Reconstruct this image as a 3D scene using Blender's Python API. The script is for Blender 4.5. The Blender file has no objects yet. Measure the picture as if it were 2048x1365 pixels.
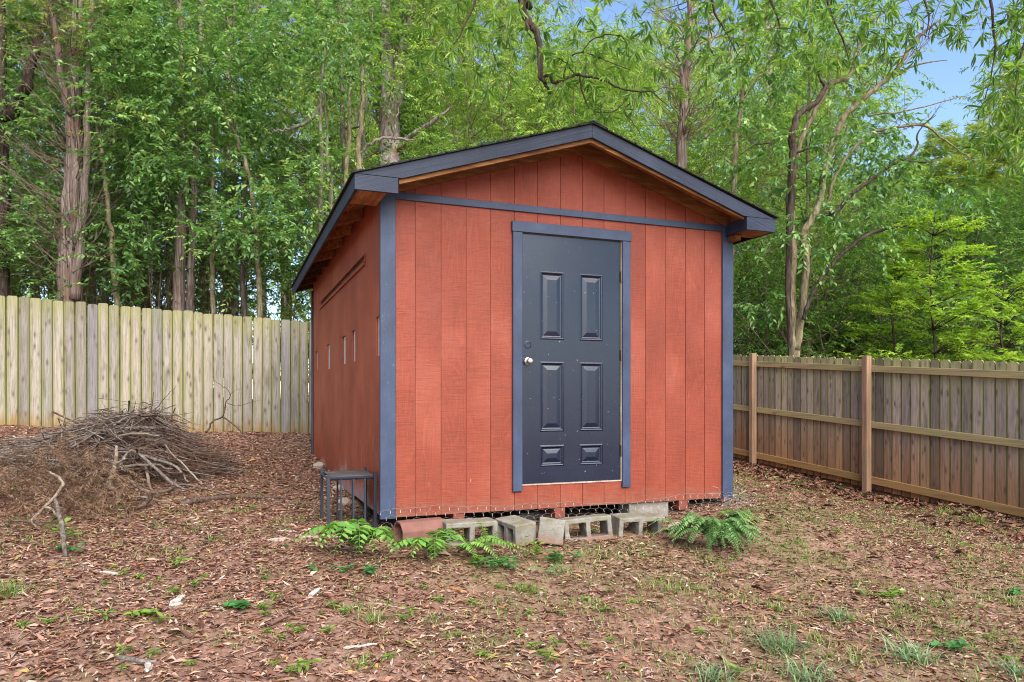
import bpy, math, random
import numpy as np
from math import radians as R, sin, cos, pi
from mathutils import Vector

# ------------------------------------------------------------------ camera, sky, sun
SC = bpy.context.scene
COL = SC.collection
F_PX, CX, CY, TH = 1449.4, 1025.4, 795.4, R(21.177)
CAM = np.array([-1.06, -5.432, 1.5])
cd = bpy.data.cameras.new('camera')
cam = bpy.data.objects.new('camera', cd); COL.objects.link(cam)
cam.location = CAM
cam.rotation_euler = (R(90), 0, -TH)
cd.sensor_width = 36; cd.lens = F_PX/2048*36
cd.shift_y = (CY-682.5)/2048; cd.shift_x = -(CX-1024)/2048
cd.clip_end = 2000
SC.camera = cam

SUN_EL, SUN_AZ = R(42), R(-86)      # azimuth measured from +X: the sun stands behind the camera
sdir = Vector((cos(SUN_EL)*cos(SUN_AZ), cos(SUN_EL)*sin(SUN_AZ), sin(SUN_EL)))
w = bpy.data.worlds.new('World'); SC.world = w; w.use_nodes = True
nt = w.node_tree; nt.nodes.clear()
sky = nt.nodes.new('ShaderNodeTexSky'); sky.sky_type = 'NISHITA'; sky.sun_disc = False
sky.sun_elevation = SUN_EL
sky.sun_rotation = math.atan2(sdir.x, sdir.y)
sky.air_density = 1.0; sky.dust_density = 0.3; sky.ozone_density = 2.5
bg = nt.nodes.new('ShaderNodeBackground'); bg.inputs[1].default_value = 0.10
wo = nt.nodes.new('ShaderNodeOutputWorld')
nt.links.new(sky.outputs[0], bg.inputs[0]); nt.links.new(bg.outputs[0], wo.inputs[0])
sl = bpy.data.lights.new('sun', 'SUN'); sl.energy = 3.0; sl.angle = R(60); sl.color = (1.0, 0.94, 0.85)
sun = bpy.data.objects.new('sun', sl); COL.objects.link(sun)
sun.rotation_euler = sdir.to_track_quat('Z', 'Y').to_euler()
SC.view_settings.view_transform = 'Standard'; SC.view_settings.look = 'None'
SC.view_settings.exposure = 1.55; SC.view_settings.gamma = 1
SC.view_settings.use_curve_mapping = False
SC.render.engine = 'CYCLES'
SC.cycles.use_denoising = True
SC.cycles.max_bounces = 9; SC.cycles.diffuse_bounces = 7; SC.cycles.transmission_bounces = 5
SC.cycles.caustics_reflective = False; SC.cycles.caustics_refractive = False
SC.cycles.sample_clamp_indirect = 6
SC.cycles.filter_width = 1.0

# ------------------------------------------------------------------ measuring helpers (the site survey)
ct, st = cos(TH), sin(TH)
def P(px, py, Z):
    """world point seen at a photo pixel at a given depth in metres"""
    X = (px-CX)/F_PX*Z
    return np.array([CAM[0]+X*ct+Z*st, CAM[1]-X*st+Z*ct, 1.5+(CY-py)/F_PX*Z])
def on_u(px, py, u):
    k = (px-CX)/F_PX; Z = (u-CAM[0])/(k*ct+st); return P(px, py, Z)
def on_v(px, py, v):
    k = (px-CX)/F_PX; Z = (v-CAM[1])/(ct-k*st); return P(px, py, Z)
def camuv(X, Z):
    return CAM[0]+X*ct+Z*st, CAM[1]-X*st+Z*ct
CTRL = np.array([(-4.13,6.7,1.10),(0.13,6.7,.905),(7.27,4.67,.345),(7.27,2.28,.144),(7.27,.1,.10),(7.2,6.8,.5),
    (0.2,-.35,.42),(1.9,-.35,.385),(3.2,.05,.53),(3.3,3,.55),(3.3,5,.62),(-.4,.2,.505),(-.2,2.5,.62),(-.1,4.9,.72),(-1.8,1.8,.66),(-1,0.6,.52),
    (-1,-5.4,.03),(-3,-3,.28),(3,-3,.10),(6,-3,-.02),(-6,-3,.5),(-7,2,.85),(-4,3,.86),(-9,6.7,1.35),(1.5,2,.46),(5,1.5,.32),(0.2,-1.5,.30),(2,-1.5,.24),
    (-4,0,.55),(0,12,1.1),(8,12,.6),(-10,12,1.5),(14,4,0),(12,-6,-.3),(-1,-10,-.3)])
def gz(u, v):
    u = np.asarray(u, float); v = np.asarray(v, float)
    uu = np.clip(u, -14, 16); vv = np.clip(v, -12, 16)
    base = .38 - .055*uu + .062*vv
    cb = CTRL[:,2]-(.38-.055*CTRL[:,0]+.062*CTRL[:,1])
    d2 = (uu[...,None]-CTRL[:,0])**2+(vv[...,None]-CTRL[:,1])**2
    wt = 1/(d2+.12)**1.6
    z = base+(wt*cb).sum(-1)/wt.sum(-1)
    z = z + .012*np.sin(u*3.1+1.3*np.sin(v*2.3))*np.cos(v*2.7+u) + .006*np.sin(u*9.1+v*4)*np.sin(v*8.3-u*3)
    return z
def gzf(u, v): return float(gz(np.array([u]), np.array([v]))[0])
def G(px, py):
    lo, hi = 2.5, 25.0
    prev = 2.5
    for Z in np.linspace(2.5, 25, 400):
        p = P(px, py, Z)
        if p[2] < gzf(p[0], p[1]):
            lo, hi = prev, Z
            for _ in range(18):
                m = (lo+hi)/2; p = P(px, py, m)
                if p[2] < gzf(p[0], p[1]): hi = m
                else: lo = m
            return P(px, py, hi)
        prev = Z
    return P(px, py, 20)

# ------------------------------------------------------------------ object helpers
def tag(o, label=None, cat=None, group=None, kind=None):
    if label: o['label'] = label
    if cat: o['category'] = cat
    if group: o['group'] = group
    if kind: o['kind'] = kind
    return o
def empty(name, loc, rz=0):
    o = bpy.data.objects.new(name, None); COL.objects.link(o)
    o.location = loc; o.rotation_euler = (0, 0, rz); o.empty_display_size = .1
    return o
def npmesh(name, V, polys, mats, parent=None, tone=None, loc=(0,0,0), rot=(0,0,0), smooth=False):
    """polys: list of (face index array (n,k), material index)"""
    me = bpy.data.meshes.new(name)
    V = np.asarray(V, np.float32)
    me.vertices.add(len(V)); me.vertices.foreach_set('co', V.ravel())
    polys = [(np.asarray(f, np.int32), m) for f, m in polys if len(f)]
    nl = sum(f.size for f, m in polys); npo = sum(len(f) for f, m in polys)
    me.loops.add(nl); me.polygons.add(npo)
    li = np.concatenate([f.ravel() for f, m in polys])
    tot = np.concatenate([np.full(len(f), f.shape[1], np.int32) for f, m in polys])
    start = np.concatenate([[0], np.cumsum(tot)[:-1]]).astype(np.int32)
    me.loops.foreach_set('vertex_index', li)
    me.polygons.foreach_set('loop_start', start); me.polygons.foreach_set('loop_total', tot)
    me.polygons.foreach_set('material_index', np.concatenate([np.full(len(f), m, np.int32) for f, m in polys]))
    if smooth: me.polygons.foreach_set('use_smooth', np.ones(npo, bool))
    me.update(calc_edges=True); me.validate()
    if tone is not None:
        a = me.attributes.new('tone', 'FLOAT', 'POINT'); a.data.foreach_set('value', np.asarray(tone, np.float32))
    for m in (mats if isinstance(mats, (list, tuple)) else [mats]): me.materials.append(m)
    o = bpy.data.objects.new(name, me); COL.objects.link(o)
    o.location = loc; o.rotation_euler = rot
    if parent: o.parent = parent
    return o
class MB:
    def __init__(s): s.v = []; s.f = []; s.sm = []
    def add(s, vs, fs):
        n = len(s.v); s.v += [tuple(map(float, v)) for v in vs]; s.f += [tuple(i+n for i in f) for f in fs]; return s
    def box(s, a, b):
        (x0,y0,z0),(x1,y1,z1) = a, b
        return s.add([(x0,y0,z0),(x1,y0,z0),(x1,y1,z0),(x0,y1,z0),(x0,y0,z1),(x1,y0,z1),(x1,y1,z1),(x0,y1,z1)],
            [(0,3,2,1),(4,5,6,7),(0,1,5,4),(1,2,6,5),(2,3,7,6),(3,0,4,7)])
    def prism(s, poly, d):
        """poly: list of 3d points, d: extrusion vector"""
        n = len(poly); d = np.array(d)
        return s.add(list(poly)+[np.array(p)+d for p in poly], [tuple(range(n))[::-1], tuple(range(n, 2*n))]+[(i,(i+1)%n,n+(i+1)%n,n+i) for i in range(n)])
    def tube(s, pts, rad, k=6, cap=True):
        pts = [np.array(p, float) for p in pts]; n = len(pts)
        rad = [rad]*n if not hasattr(rad, '__len__') else rad
        base = len(s.v); up = np.array([0.13,.21,.97])
        for i, p in enumerate(pts):
            t = pts[min(i+1,n-1)]-pts[max(i-1,0)]; t = t/(np.linalg.norm(t)+1e-9)
            if i == 0:
                a = np.cross(t, up if abs(t@up) < .95 else np.array([1,0,0])); a /= np.linalg.norm(a)
            else:
                a = a-(a@t)*t; a /= np.linalg.norm(a)+1e-9
            b = np.cross(t, a)
            for j in range(k):
                q = 2*pi*j/k; s.v.append(tuple(p+rad[i]*(cos(q)*a+sin(q)*b)))
        for i in range(n-1):
            for j in range(k):
                s.f.append((base+i*k+j, base+i*k+(j+1)%k, base+(i+1)*k+(j+1)%k, base+(i+1)*k+j))
        if cap:
            s.f.append(tuple(base+j for j in range(k))[::-1]); s.f.append(tuple(base+(n-1)*k+j for j in range(k)))
        return s
    def build(s, name, mat, parent=None, loc=(0,0,0), rot=(0,0,0), smooth=False, bevel=0, seg=1):
        me = bpy.data.meshes.new(name); me.from_pydata(s.v, [], s.f); me.update()
        me.materials.append(mat)
        if smooth: me.polygons.foreach_set('use_smooth', np.ones(len(me.polygons), bool))
        o = bpy.data.objects.new(name, me); COL.objects.link(o); o.location = loc; o.rotation_euler = rot
        if parent: o.parent = parent
        if bevel:
            m = o.modifiers.new('bevel', 'BEVEL'); m.width = bevel; m.segments = seg; m.limit_method = 'ANGLE'; m.angle_limit = R(40)
        return o
def smooth_path(pts, rad=None, per=4, jit=0, rng=None):
    P_ = [np.array(p, float) for p in pts]; out = []; ro = []
    n = len(P_)
    for i in range(n-1):
        p0, p1, p2, p3 = P_[max(i-1,0)], P_[i], P_[i+1], P_[min(i+2,n-1)]
        for k in range(per):
            t = k/per
            q = .5*((2*p1)+(p2-p0)*t+(2*p0-5*p1+4*p2-p3)*t*t+(3*p1-p0-3*p2+p3)*t**3)
            if jit and rng is not None and (i or k): q = q+rng.normal(0, jit, 3)
            out.append(q)
            if rad is not None: ro.append(rad[i]*(1-t)+rad[i+1]*t)
    out.append(P_[-1])
    if rad is not None: ro.append(rad[-1]); return out, ro
    return out

# ------------------------------------------------------------------ materials
class NT:
    def __init__(s, m): s.t = m.node_tree; s.n = s.t.nodes; s.l = s.t.links
    def new(s, ty, **kw):
        n = s.n.new(ty)
        for k, v in kw.items():
            if k.startswith('i_'):
                n.inputs[int(k[2:]) if k[2:].isdigit() else k[2:].replace('_',' ')].default_value = v
            else: setattr(n, k, v)
        return n
    def link(s, a, b): s.l.new(a, b)
    def coord(s, which='Object', scale=(1,1,1), loc=(0,0,0)):
        c = s.new('ShaderNodeTexCoord'); m = s.new('ShaderNodeMapping')
        m.inputs['Scale'].default_value = scale; m.inputs['Location'].default_value = loc
        s.link(c.outputs[which], m.inputs[0]); return m.outputs[0]
    def noise(s, vec, scale, detail=4, rough=.55, dist=0):
        n = s.new('ShaderNodeTexNoise'); n.inputs['Scale'].default_value = scale; n.inputs['Detail'].default_value = detail
        n.inputs['Roughness'].default_value = rough; n.inputs['Distortion'].default_value = dist
        if vec is not None: s.link(vec, n.inputs['Vector'])
        return n.outputs['Fac']
    def ramp(s, fac, stops, interp='LINEAR'):
        n = s.new('ShaderNodeValToRGB'); e = n.color_ramp.elements; n.color_ramp.interpolation = interp
        while len(e) > 1: e.remove(e[-1])
        for i, (p, c) in enumerate(stops):
            c = (c, c, c) if not hasattr(c, '__len__') else c
            el = e[0] if i == 0 else e.new(p)
            el.position = p; el.color = (*c, 1)
        s.link(fac, n.inputs[0]); return n.outputs[0]
    def mix(s, fac, a, b, mode='MIX'):
        n = s.new('ShaderNodeMix', data_type='RGBA', blend_type=mode)
        for val, idx in ((fac, 0), (a, 6), (b, 7)):
            if hasattr(val, 'is_output') or isinstance(val, bpy.types.NodeSocket): s.link(val, n.inputs[idx])
            elif idx == 0: n.inputs[0].default_value = val
            else: n.inputs[idx].default_value = (*val, 1) if len(val) == 3 else val
        return n.outputs[2]
    def math(s, op, a, b=None, c=None):
        n = s.new('ShaderNodeMath', operation=op)
        for i, val in enumerate((a, b, c)):
            if val is None: continue
            if isinstance(val, bpy.types.NodeSocket): s.link(val, n.inputs[i])
            else: n.inputs[i].default_value = val
        return n.outputs[0]
    def sep(s, vec):
        n = s.new('ShaderNodeSeparateXYZ'); s.link(vec, n.inputs[0]); return n.outputs
    def comb(s, x, y, z):
        n = s.new('ShaderNodeCombineXYZ')
        for i, v in enumerate((x, y, z)):
            if isinstance(v, bpy.types.NodeSocket): s.link(v, n.inputs[i])
            else: n.inputs[i].default_value = v
        return n.outputs[0]
    def bump(s, h, strength=.5, dist=.01, prev=None):
        n = s.new('ShaderNodeBump'); n.inputs['Strength'].default_value = strength; n.inputs['Distance'].default_value = dist
        s.link(h, n.inputs['Height'])
        if prev is not None: s.link(prev, n.inputs['Normal'])
        return n.outputs[0]
    def attr(s, name='tone'):
        n = s.new('ShaderNodeAttribute'); n.attribute_name = name; return n.outputs['Fac']
    def rnd(s): return s.new('ShaderNodeObjectInfo').outputs['Random']
def material(name, fn):
    m = bpy.data.materials.new(name); m.use_nodes = True
    b = m.node_tree.nodes['Principled BSDF']; fn(NT(m), b); return m
def setc(t, b, col=None, rough=None, nor=None, spec=None, metal=None):
    if col is not None:
        if isinstance(col, bpy.types.NodeSocket): t.link(col, b.inputs['Base Color'])
        else: b.inputs['Base Color'].default_value = (*col, 1)
    if rough is not None:
        if isinstance(rough, bpy.types.NodeSocket): t.link(rough, b.inputs['Roughness'])
        else: b.inputs['Roughness'].default_value = rough
    if nor is not None: t.link(nor, b.inputs['Normal'])
    if spec is not None: b.inputs['Specular IOR Level'].default_value = spec
    if metal is not None: b.inputs['Metallic'].default_value = metal

def grain_h(t, vec_scale_across, vec_scale_along, axis='z', seed=0.0):
    """cathedral wood grain running along one axis"""
    sc = {'z': (vec_scale_across, vec_scale_across, vec_scale_along), 'x': (vec_scale_along, vec_scale_across, vec_scale_across), 'y': (vec_scale_across, vec_scale_along, vec_scale_across)}[axis]
    v = t.coord('Object', sc, (seed, seed*1.7, seed*.3))
    n = t.noise(v, 1.0, 2, .5, .3)
    return t.math('FRACT', t.math('MULTIPLY', n, 14.0))

def m_redwall(t, b):
    # T1-11 siding: rough sawn fine horizontal lines, cathedral grain differing board by board, brushed barn-red paint
    c = t.coord('Object'); sp = t.sep(c)
    u = t.math('ADD', sp[0], sp[1])
    brd = t.math('FLOOR', t.math('DIVIDE', t.math('SUBTRACT', u, .043), .2032))
    wn = t.new('ShaderNodeTexWhiteNoise', noise_dimensions='1D'); t.link(brd, wn.inputs['W'])
    off = t.math('MULTIPLY', wn.outputs['Value'], 40.0)
    v = t.comb(t.math('MULTIPLY', u, 7.0), off, t.math('MULTIPLY', sp[2], .75))
    g = t.noise(v, 1.0, 1.5, .5, .25)
    rings = t.math('FRACT', t.math('MULTIPLY', g, 16.0))
    ringm = t.ramp(rings, [(0, .0), (.55, .35), (.92, 1), (1, .0)])
    saw = t.noise(t.comb(t.math('MULTIPLY', u, 5.0), off, t.math('MULTIPLY', sp[2], 210.0)), 1.0, 3, .65)
    saw2 = t.noise(t.comb(t.math('MULTIPLY', u, 16.0), 0.0, t.math('MULTIPLY', sp[2], 480.0)), 1.0, 2, .6)
    patch = t.noise(c, 2.1, 4, .6)
    fib = t.noise(t.comb(t.math('MULTIPLY', u, 150.0), 0.0, t.math('MULTIPLY', sp[2], 3.0)), 1.0, 3, .6)
    big = t.noise(t.comb(u, off, t.math('MULTIPLY', sp[2], .8)), 1.6, 3, .55)
    col = t.ramp(big, [(.25, (.190,.031,.012)), (.5, (.242,.042,.017)), (.72, (.295,.066,.035))])
    lines = t.ramp(saw, [(.36, .80), (.5, 1.0), (.66, 1.06)])
    col = t.mix(.8, col, lines, 'MULTIPLY')
    col = t.mix(.5, col, t.ramp(fib, [(.32, .78), (.5, 1.0), (.68, 1.14)]), 'MULTIPLY')
    col = t.mix(t.ramp(patch, [(.42, .05), (.62, .8)]), col, t.mix(1, col, t.ramp(ringm, [(0, .86), (1, 1.20)]), 'MULTIPLY'))
    mud = t.math('ADD', t.math('MULTIPLY', t.math('SUBTRACT', .74, sp[2]), 4.5), t.math('MULTIPLY', t.math('SUBTRACT', t.noise(c, 9, 5, .7), .5), 2.4))
    col = t.mix(t.ramp(mud, [(.0, 0), (.9, .45)]), col, (.24,.11,.065))
    # scuffed pale scratches, few
    scr = t.math('MULTIPLY', t.ramp(t.noise(t.comb(t.math('MULTIPLY', u, 70.0), 3.0, t.math('MULTIPLY', sp[2], 9.0)), 1.0, 2, .5), [(.70, 0), (.76, 1)]), t.ramp(t.noise(c, 3.3, 2, .5), [(.56, 0), (.66, .55)]))
    col = t.mix(scr, col, (.55,.38,.33))
    # the foot of the side wall is weathered to bare grey ply
    rot = t.math('ADD', t.math('MULTIPLY', t.math('SUBTRACT', .78, sp[2]), 3.2), t.math('MULTIPLY', t.math('SUBTRACT', patch, .5), 2.2))
    rot = t.math('MULTIPLY', rot, t.math('GREATER_THAN', sp[1], .25))
    fibm = t.ramp(fib, [(.42, 0), (.56, 1)])
    col = t.mix(t.math('MULTIPLY', t.ramp(rot, [(.35, 0), (.75, .8)]), fibm), col, (.36,.27,.24))
    n1 = t.bump(saw, .55, .004); n2 = t.bump(t.math('ADD', t.math('MULTIPLY', ringm, .5), saw2), .45, .003, n1)
    setc(t, b, col, t.ramp(patch, [(.3, .52), (.7, .66)]), n2, .4)
def m_redside(t, b):
    c = t.coord('Object'); sp = t.sep(c)
    fib = t.noise(t.comb(t.math('MULTIPLY', sp[1], 60.0), 0.0, t.math('MULTIPLY', sp[2], 1.6)), 1.0, 3, .6)
    fine = t.noise(t.comb(t.math('MULTIPLY', sp[1], 30.0), 0.0, t.math('MULTIPLY', sp[2], 170.0)), 1.0, 3, .6)
    patch = t.noise(c, 1.7, 5, .62)
    col = t.ramp(patch, [(.3, (.26,.048,.018)), (.5, (.34,.067,.026)), (.7, (.40,.098,.046))])
    col = t.mix(.65, col, t.ramp(fib, [(.35, .72), (.6, 1.12)]), 'MULTIPLY')
    col = t.mix(.5, col, t.ramp(fine, [(.35, .75), (.6, 1.1)]), 'MULTIPLY')
    crack = t.math('MULTIPLY', t.ramp(fib, [(.66, 0), (.7, 1)]), t.ramp(t.noise(c, 2.9, 2, .5), [(.52, 0), (.6, .8)]))
    col = t.mix(crack, col, (.05,.02,.015))
    pale = t.math('MULTIPLY', t.ramp(t.noise(t.comb(t.math('MULTIPLY', sp[1], 40.0), 7.0, t.math('MULTIPLY', sp[2], 3.0)), 1.0, 2, .5), [(.60, 0), (.68, 1)]), t.ramp(t.math('ABSOLUTE', t.math('SUBTRACT', sp[2], .98)), [(.05, .8), (.28, 0)]))
    pale = t.math('MULTIPLY', pale, t.ramp(sp[1], [(.12, 0), (.25, 1), (1.3/5, 1), (1, .25)]))
    col = t.mix(pale, col, (.58,.46,.42))
    rot = t.math('ADD', t.math('MULTIPLY', t.math('SUBTRACT', .80, sp[2]), 4.0), t.math('MULTIPLY', t.math('SUBTRACT', patch, .5), 3.0))
    fibm = t.ramp(fib, [(.38, .15), (.56, 1)])
    col = t.mix(t.math('MULTIPLY', t.ramp(rot, [(.3, 0), (.7, .85)]), fibm), col, (.40,.30,.28))
    n1 = t.bump(fib, .5, .004); n2 = t.bump(fine, .4, .003, n1)
    setc(t, b, col, .62, n2, .3)
def m_trim(t, b):
    c = t.coord('Object'); rn = t.rnd()
    wear = t.noise(c, 3.2, 5, .6)
    g = t.noise(t.coord('Generated', (3, 3, 3)), 5.0, 4, .6, .4)
    spk = t.ramp(t.noise(c, 75, 2, .5), [(.70, 0), (.75, 1)])
    col = t.ramp(wear, [(.3, (.024,.035,.068)), (.55, (.036,.052,.098)), (.75, (.055,.076,.130))])
    col = t.mix(.35, col, t.ramp(g, [(.35, .7), (.65, 1.2)]), 'MULTIPLY')
    col = t.mix(t.math('MULTIPLY', spk, .35), col, (.32,.33,.36))
    sp = t.sep(c)
    fib = t.noise(t.comb(t.math('MULTIPLY', t.math('ADD', sp[0], sp[1]), 42.0), 0.0, t.math('MULTIPLY', sp[2], 2.4)), 1.0, 4, .6, .6)
    setc(t, b, col, .55, t.bump(fib, .35, .004), .4)
def m_rake(t, b):
    # same dark blue paint on heavy-grained roof boards: grain runs lengthwise
    c = t.coord('Object'); sp = t.sep(c)
    slope = t.math('ADD', sp[2], t.math('MULTIPLY', t.math('ABSOLUTE', t.math('SUBTRACT', sp[0], 1.6)), .34))
    al = t.math('ADD', sp[0], sp[1])
    g = t.noise(t.comb(t.math('MULTIPLY', al, 1.7), 0.0, t.math('MULTIPLY', slope, 62.0)), 1.0, 3, .6, .5)
    wear = t.noise(c, 2.6, 5, .6)
    col = t.ramp(wear, [(.3, (.011,.016,.034)), (.55, (.018,.026,.052)), (.75, (.032,.044,.078))])
    col = t.mix(.7, col, t.ramp(g, [(.34, .55), (.5, 1.0), (.64, 1.3)]), 'MULTIPLY')
    spk = t.ramp(t.noise(c, 45, 2, .5), [(.73, 0), (.77, .5)])
    col = t.mix(spk, col, (.35,.33,.28))
    setc(t, b, col, .6, t.bump(g, .5, .006), .4)
def m_door(t, b):
    c = t.coord('Object')
    n = t.noise(c, 2.0, 4, .6); dust = t.ramp(t.noise(c, 9, 5, .7), [(.45, 0), (.8, .10)])
    col = t.mix(dust, (.004,.008,.024), (.03,.035,.055))
    spk = t.ramp(t.noise(c, 38, 2, .5), [(.735, 0), (.76, .45)])
    col = t.mix(spk, col, (.35,.35,.38))
    setc(t, b, col, t.ramp(n, [(.3, .22), (.7, .30)]), t.bump(t.noise(c, 140, 2, .5), .06, .002), .55)
def m_bare(c1, c2, c3, axis='x'):
    def f(t, b):
        c = t.coord('Object'); sp = t.sep(c)
        sc = {'x': (1.8, 30, 30), 'y': (30, 1.8, 30), 'z': (30, 30, 1.8)}[axis]
        g = t.noise(t.coord('Object', sc), 1.0, 4, .6, .5)
        pt = t.noise(c, 3.1, 4, .6)
        col = t.mix(t.ramp(pt, [(.35, 0), (.65, 1)]), t.ramp(g, [(.3, c1), (.65, c2)]), c3)
        col = t.mix(.6, col, t.ramp(g, [(.35, .6), (.6, 1.15)]), 'MULTIPLY')
        setc(t, b, col, .8, t.bump(g, .3, .004), .2)
    return f
def m_shingle(t, b):
    c = t.coord('Object')
    n = t.noise(c, 90, 3, .7); moss = t.ramp(t.noise(c, 7, 5, .7), [(.45, 0), (.62, 1)])
    col = t.ramp(n, [(.3, (.012,.012,.013)), (.6, (.04,.04,.043)), (.8, (.10,.10,.10))])
    col = t.mix(moss, col, (.035,.045,.012))
    setc(t, b, col, .95, t.bump(n, .8, .006), .2)
def m_picket(new_side):
    def f(t, b):
        c = t.coord('Object'); sp = t.sep(c); rn = t.rnd()
        off = t.math('MULTIPLY', rn, 57.0)
        x, z = sp[0], sp[2]
        v = t.comb(t.math('ADD', t.math('MULTIPLY', x, 9.0), off), off, t.math('MULTIPLY', z, .9))
        g = t.noise(v, 1.0, 3, .5, .5)
        rings = t.ramp(t.math('FRACT', t.math('MULTIPLY', g, 13.0)), [(0, .1), (.6, .5), (.93, 1), (1, .1)])
        fib = t.noise(t.comb(t.math('ADD', t.math('MULTIPLY', x, 75.0), off), off, t.math('MULTIPLY', z, 2.2)), 1.0, 4, .65)
        blot = t.noise(t.comb(t.math('ADD', t.math('MULTIPLY', x, 11.0), off), off, t.math('MULTIPLY', z, 1.5)), 1.0, 4, .6, .4)
        vor = t.new('ShaderNodeTexVoronoi'); vor.inputs['Scale'].default_value = 1.0
        t.link(t.comb(t.math('ADD', t.math('MULTIPLY', x, 12.0), off), off, t.math('MULTIPLY', z, 4.2)), vor.inputs['Vector'])
        knot = t.ramp(vor.outputs['Distance'], [(.05, 1), (.13, .8), (.20, .3), (.34, 0)])
        ex = t.math('DIVIDE', t.math('ABSOLUTE', x), .07)
        ex = t.math('ADD', ex, t.math('MULTIPLY', t.math('SUBTRACT', blot, .5), 1.1))
        ex = t.math('ADD', ex, t.math('MULTIPLY', t.math('SUBTRACT', rn, .5), .35))
        if new_side:
            pale = t.ramp(blot, [(.3, (.22,.19,.175)), (.5, (.31,.275,.245)), (.7, (.155,.135,.14))])
            green = (.205,.195,.085)
            edge = t.ramp(ex, [(.35, .12), (.85, .85)])
        else:
            pale = t.ramp(blot, [(.3, (.26,.195,.185)), (.5, (.46,.37,.32)), (.68, (.19,.15,.155))])
            green = (.36,.335,.14)
            edge = t.ramp(ex, [(.45, .05), (.95, .85)])
        top = t.ramp(z, [(0, .15), (.70, .10), (1.0, 0)])
        col = t.mix(edge, pale, green)
        zt = t.math('ADD', z, t.math('MULTIPLY', t.math('SUBTRACT', blot, .5), .6))
        col = t.mix(t.ramp(t.math('DIVIDE', zt, 2.0), [(.66 if not new_side else .74, 0), (.93, .8)]), col, tuple(x*(1.08 if new_side else 1.3) for x in green))
        if not new_side:
            col = t.mix(t.ramp(t.math('DIVIDE', zt, 2.0), [(.0, .95), (.25, .6), (.52, 0)]), col, (.42,.20,.09))
        else:
            col = t.mix(t.ramp(t.math('DIVIDE', zt, 2.0), [(.0, .9), (.05, .5), (.12, 0)]), col, (.24,.15,.05))
        tint = t.new('ShaderNodeTexWhiteNoise', noise_dimensions='1D'); t.link(off, tint.inputs['W'])
        col = t.mix(1, col, t.ramp(tint.outputs['Value'], [(0, (.72,.70,.72)), (.5, (.98,.97,.95)), (1, (1.12,1.08,1.0))]), 'MULTIPLY')
        dark = t.math('MULTIPLY', t.ramp(rn, [(.70, 0), (.93, 1)]), .55)
        col = t.mix(dark, col, (.16,.145,.165) if new_side else (.07,.06,.07))
        col = t.mix(.65, col, t.ramp(fib, [(.32, .50), (.5, 1.0), (.68, 1.25)]), 'MULTIPLY')
        col = t.mix(.40, col, t.ramp(rings, [(0, 1.08), (1, .66)]), 'MULTIPLY')
        col = t.mix(t.math('MULTIPLY', knot, .8), col, (.10,.065,.05))
        gap_shade = t.ramp(t.math('DIVIDE', t.math('ABSOLUTE', x), .07), [(.84, 0), (.97, .75)])  # dark green edge weathering that also paints in the shade of the board gaps
        col = t.mix(gap_shade, col, (.05,.055,.022))
        setc(t, b, col, .85, t.bump(fib, .35, .003), .15)
    return f
def m_lumber(base, dark, axis='y', green=(.25,.22,.08), ga=.5):
    def f(t, b):
        sc = {'x': (1.2, 40, 40), 'y': (40, 1.2, 40), 'z': (40, 40, 1.2)}[axis]
        g = t.noise(t.coord('Object', sc), 1.0, 4, .6, .8)
        c = t.coord('Object'); pt = t.noise(c, 1.9, 4, .6)
        kn = t.new('ShaderNodeTexVoronoi'); kn.inputs['Scale'].default_value = 1.0
        t.link(t.coord('Object', tuple(s*.12 if s > 10 else 2.2 for s in sc)), kn.inputs['Vector'])
        col = t.mix(t.ramp(pt, [(.35, 0), (.65, ga)]), base, green)
        col = t.mix(.75, col, t.ramp(g, [(.32, .6), (.5, 1), (.66, 1.2)]), 'MULTIPLY')
        col = t.mix(t.ramp(kn.outputs['Distance'], [(.03, .8), (.12, .3), (.2, 0)]), col, dark)
        setc(t, b, col, .82, t.bump(g, .35, .003), .15)
    return f
def m_concrete(c1, c2, dirt=None, dz=.05):
    def f(t, b):
        c = t.coord('Object'); sp = t.sep(c)
        n = t.noise(c, 60, 4, .75); p = t.noise(c, 6, 5, .6); q = t.noise(c, 190, 2, .6)
        col = t.mix(t.ramp(p, [(.35, 0), (.65, 1)]), c1, c2)
        col = t.mix(.6, col, t.ramp(n, [(.3, .6), (.5, 1), (.7, 1.15)]), 'MULTIPLY')
        moss = t.ramp(t.math('MULTIPLY', p, t.math('GREATER_THAN', sp[2], .15)), [(.40, 0), (.56, .5)])
        col = t.mix(moss, col, (.20,.18,.08))
        if dirt:
            dd = t.math('ADD', t.math('SUBTRACT', dz, sp[2]), t.math('MULTIPLY', t.math('SUBTRACT', p, .5), .14))
            col = t.mix(t.ramp(t.math('MULTIPLY', dd, 14.0), [(0, 0), (1, .85)]), col, dirt)
        setc(t, b, col, .95, t.bump(t.math('ADD', n, q), .7, .006), .15)
    return f
def m_plain(col, rough=.6, n_scale=20, amt=.3, metal=0, spec=.4, bump=.2):
    def f(t, b):
        c = t.coord('Object'); n = t.noise(c, n_scale, 5, .6)
        cc = t.mix(amt, col, t.ramp(n, [(.3, .45), (.5, 1), (.7, 1.35)]), 'MULTIPLY')
        setc(t, b, cc, rough, t.bump(n, bump, .004), spec, metal)
    return f
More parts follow.
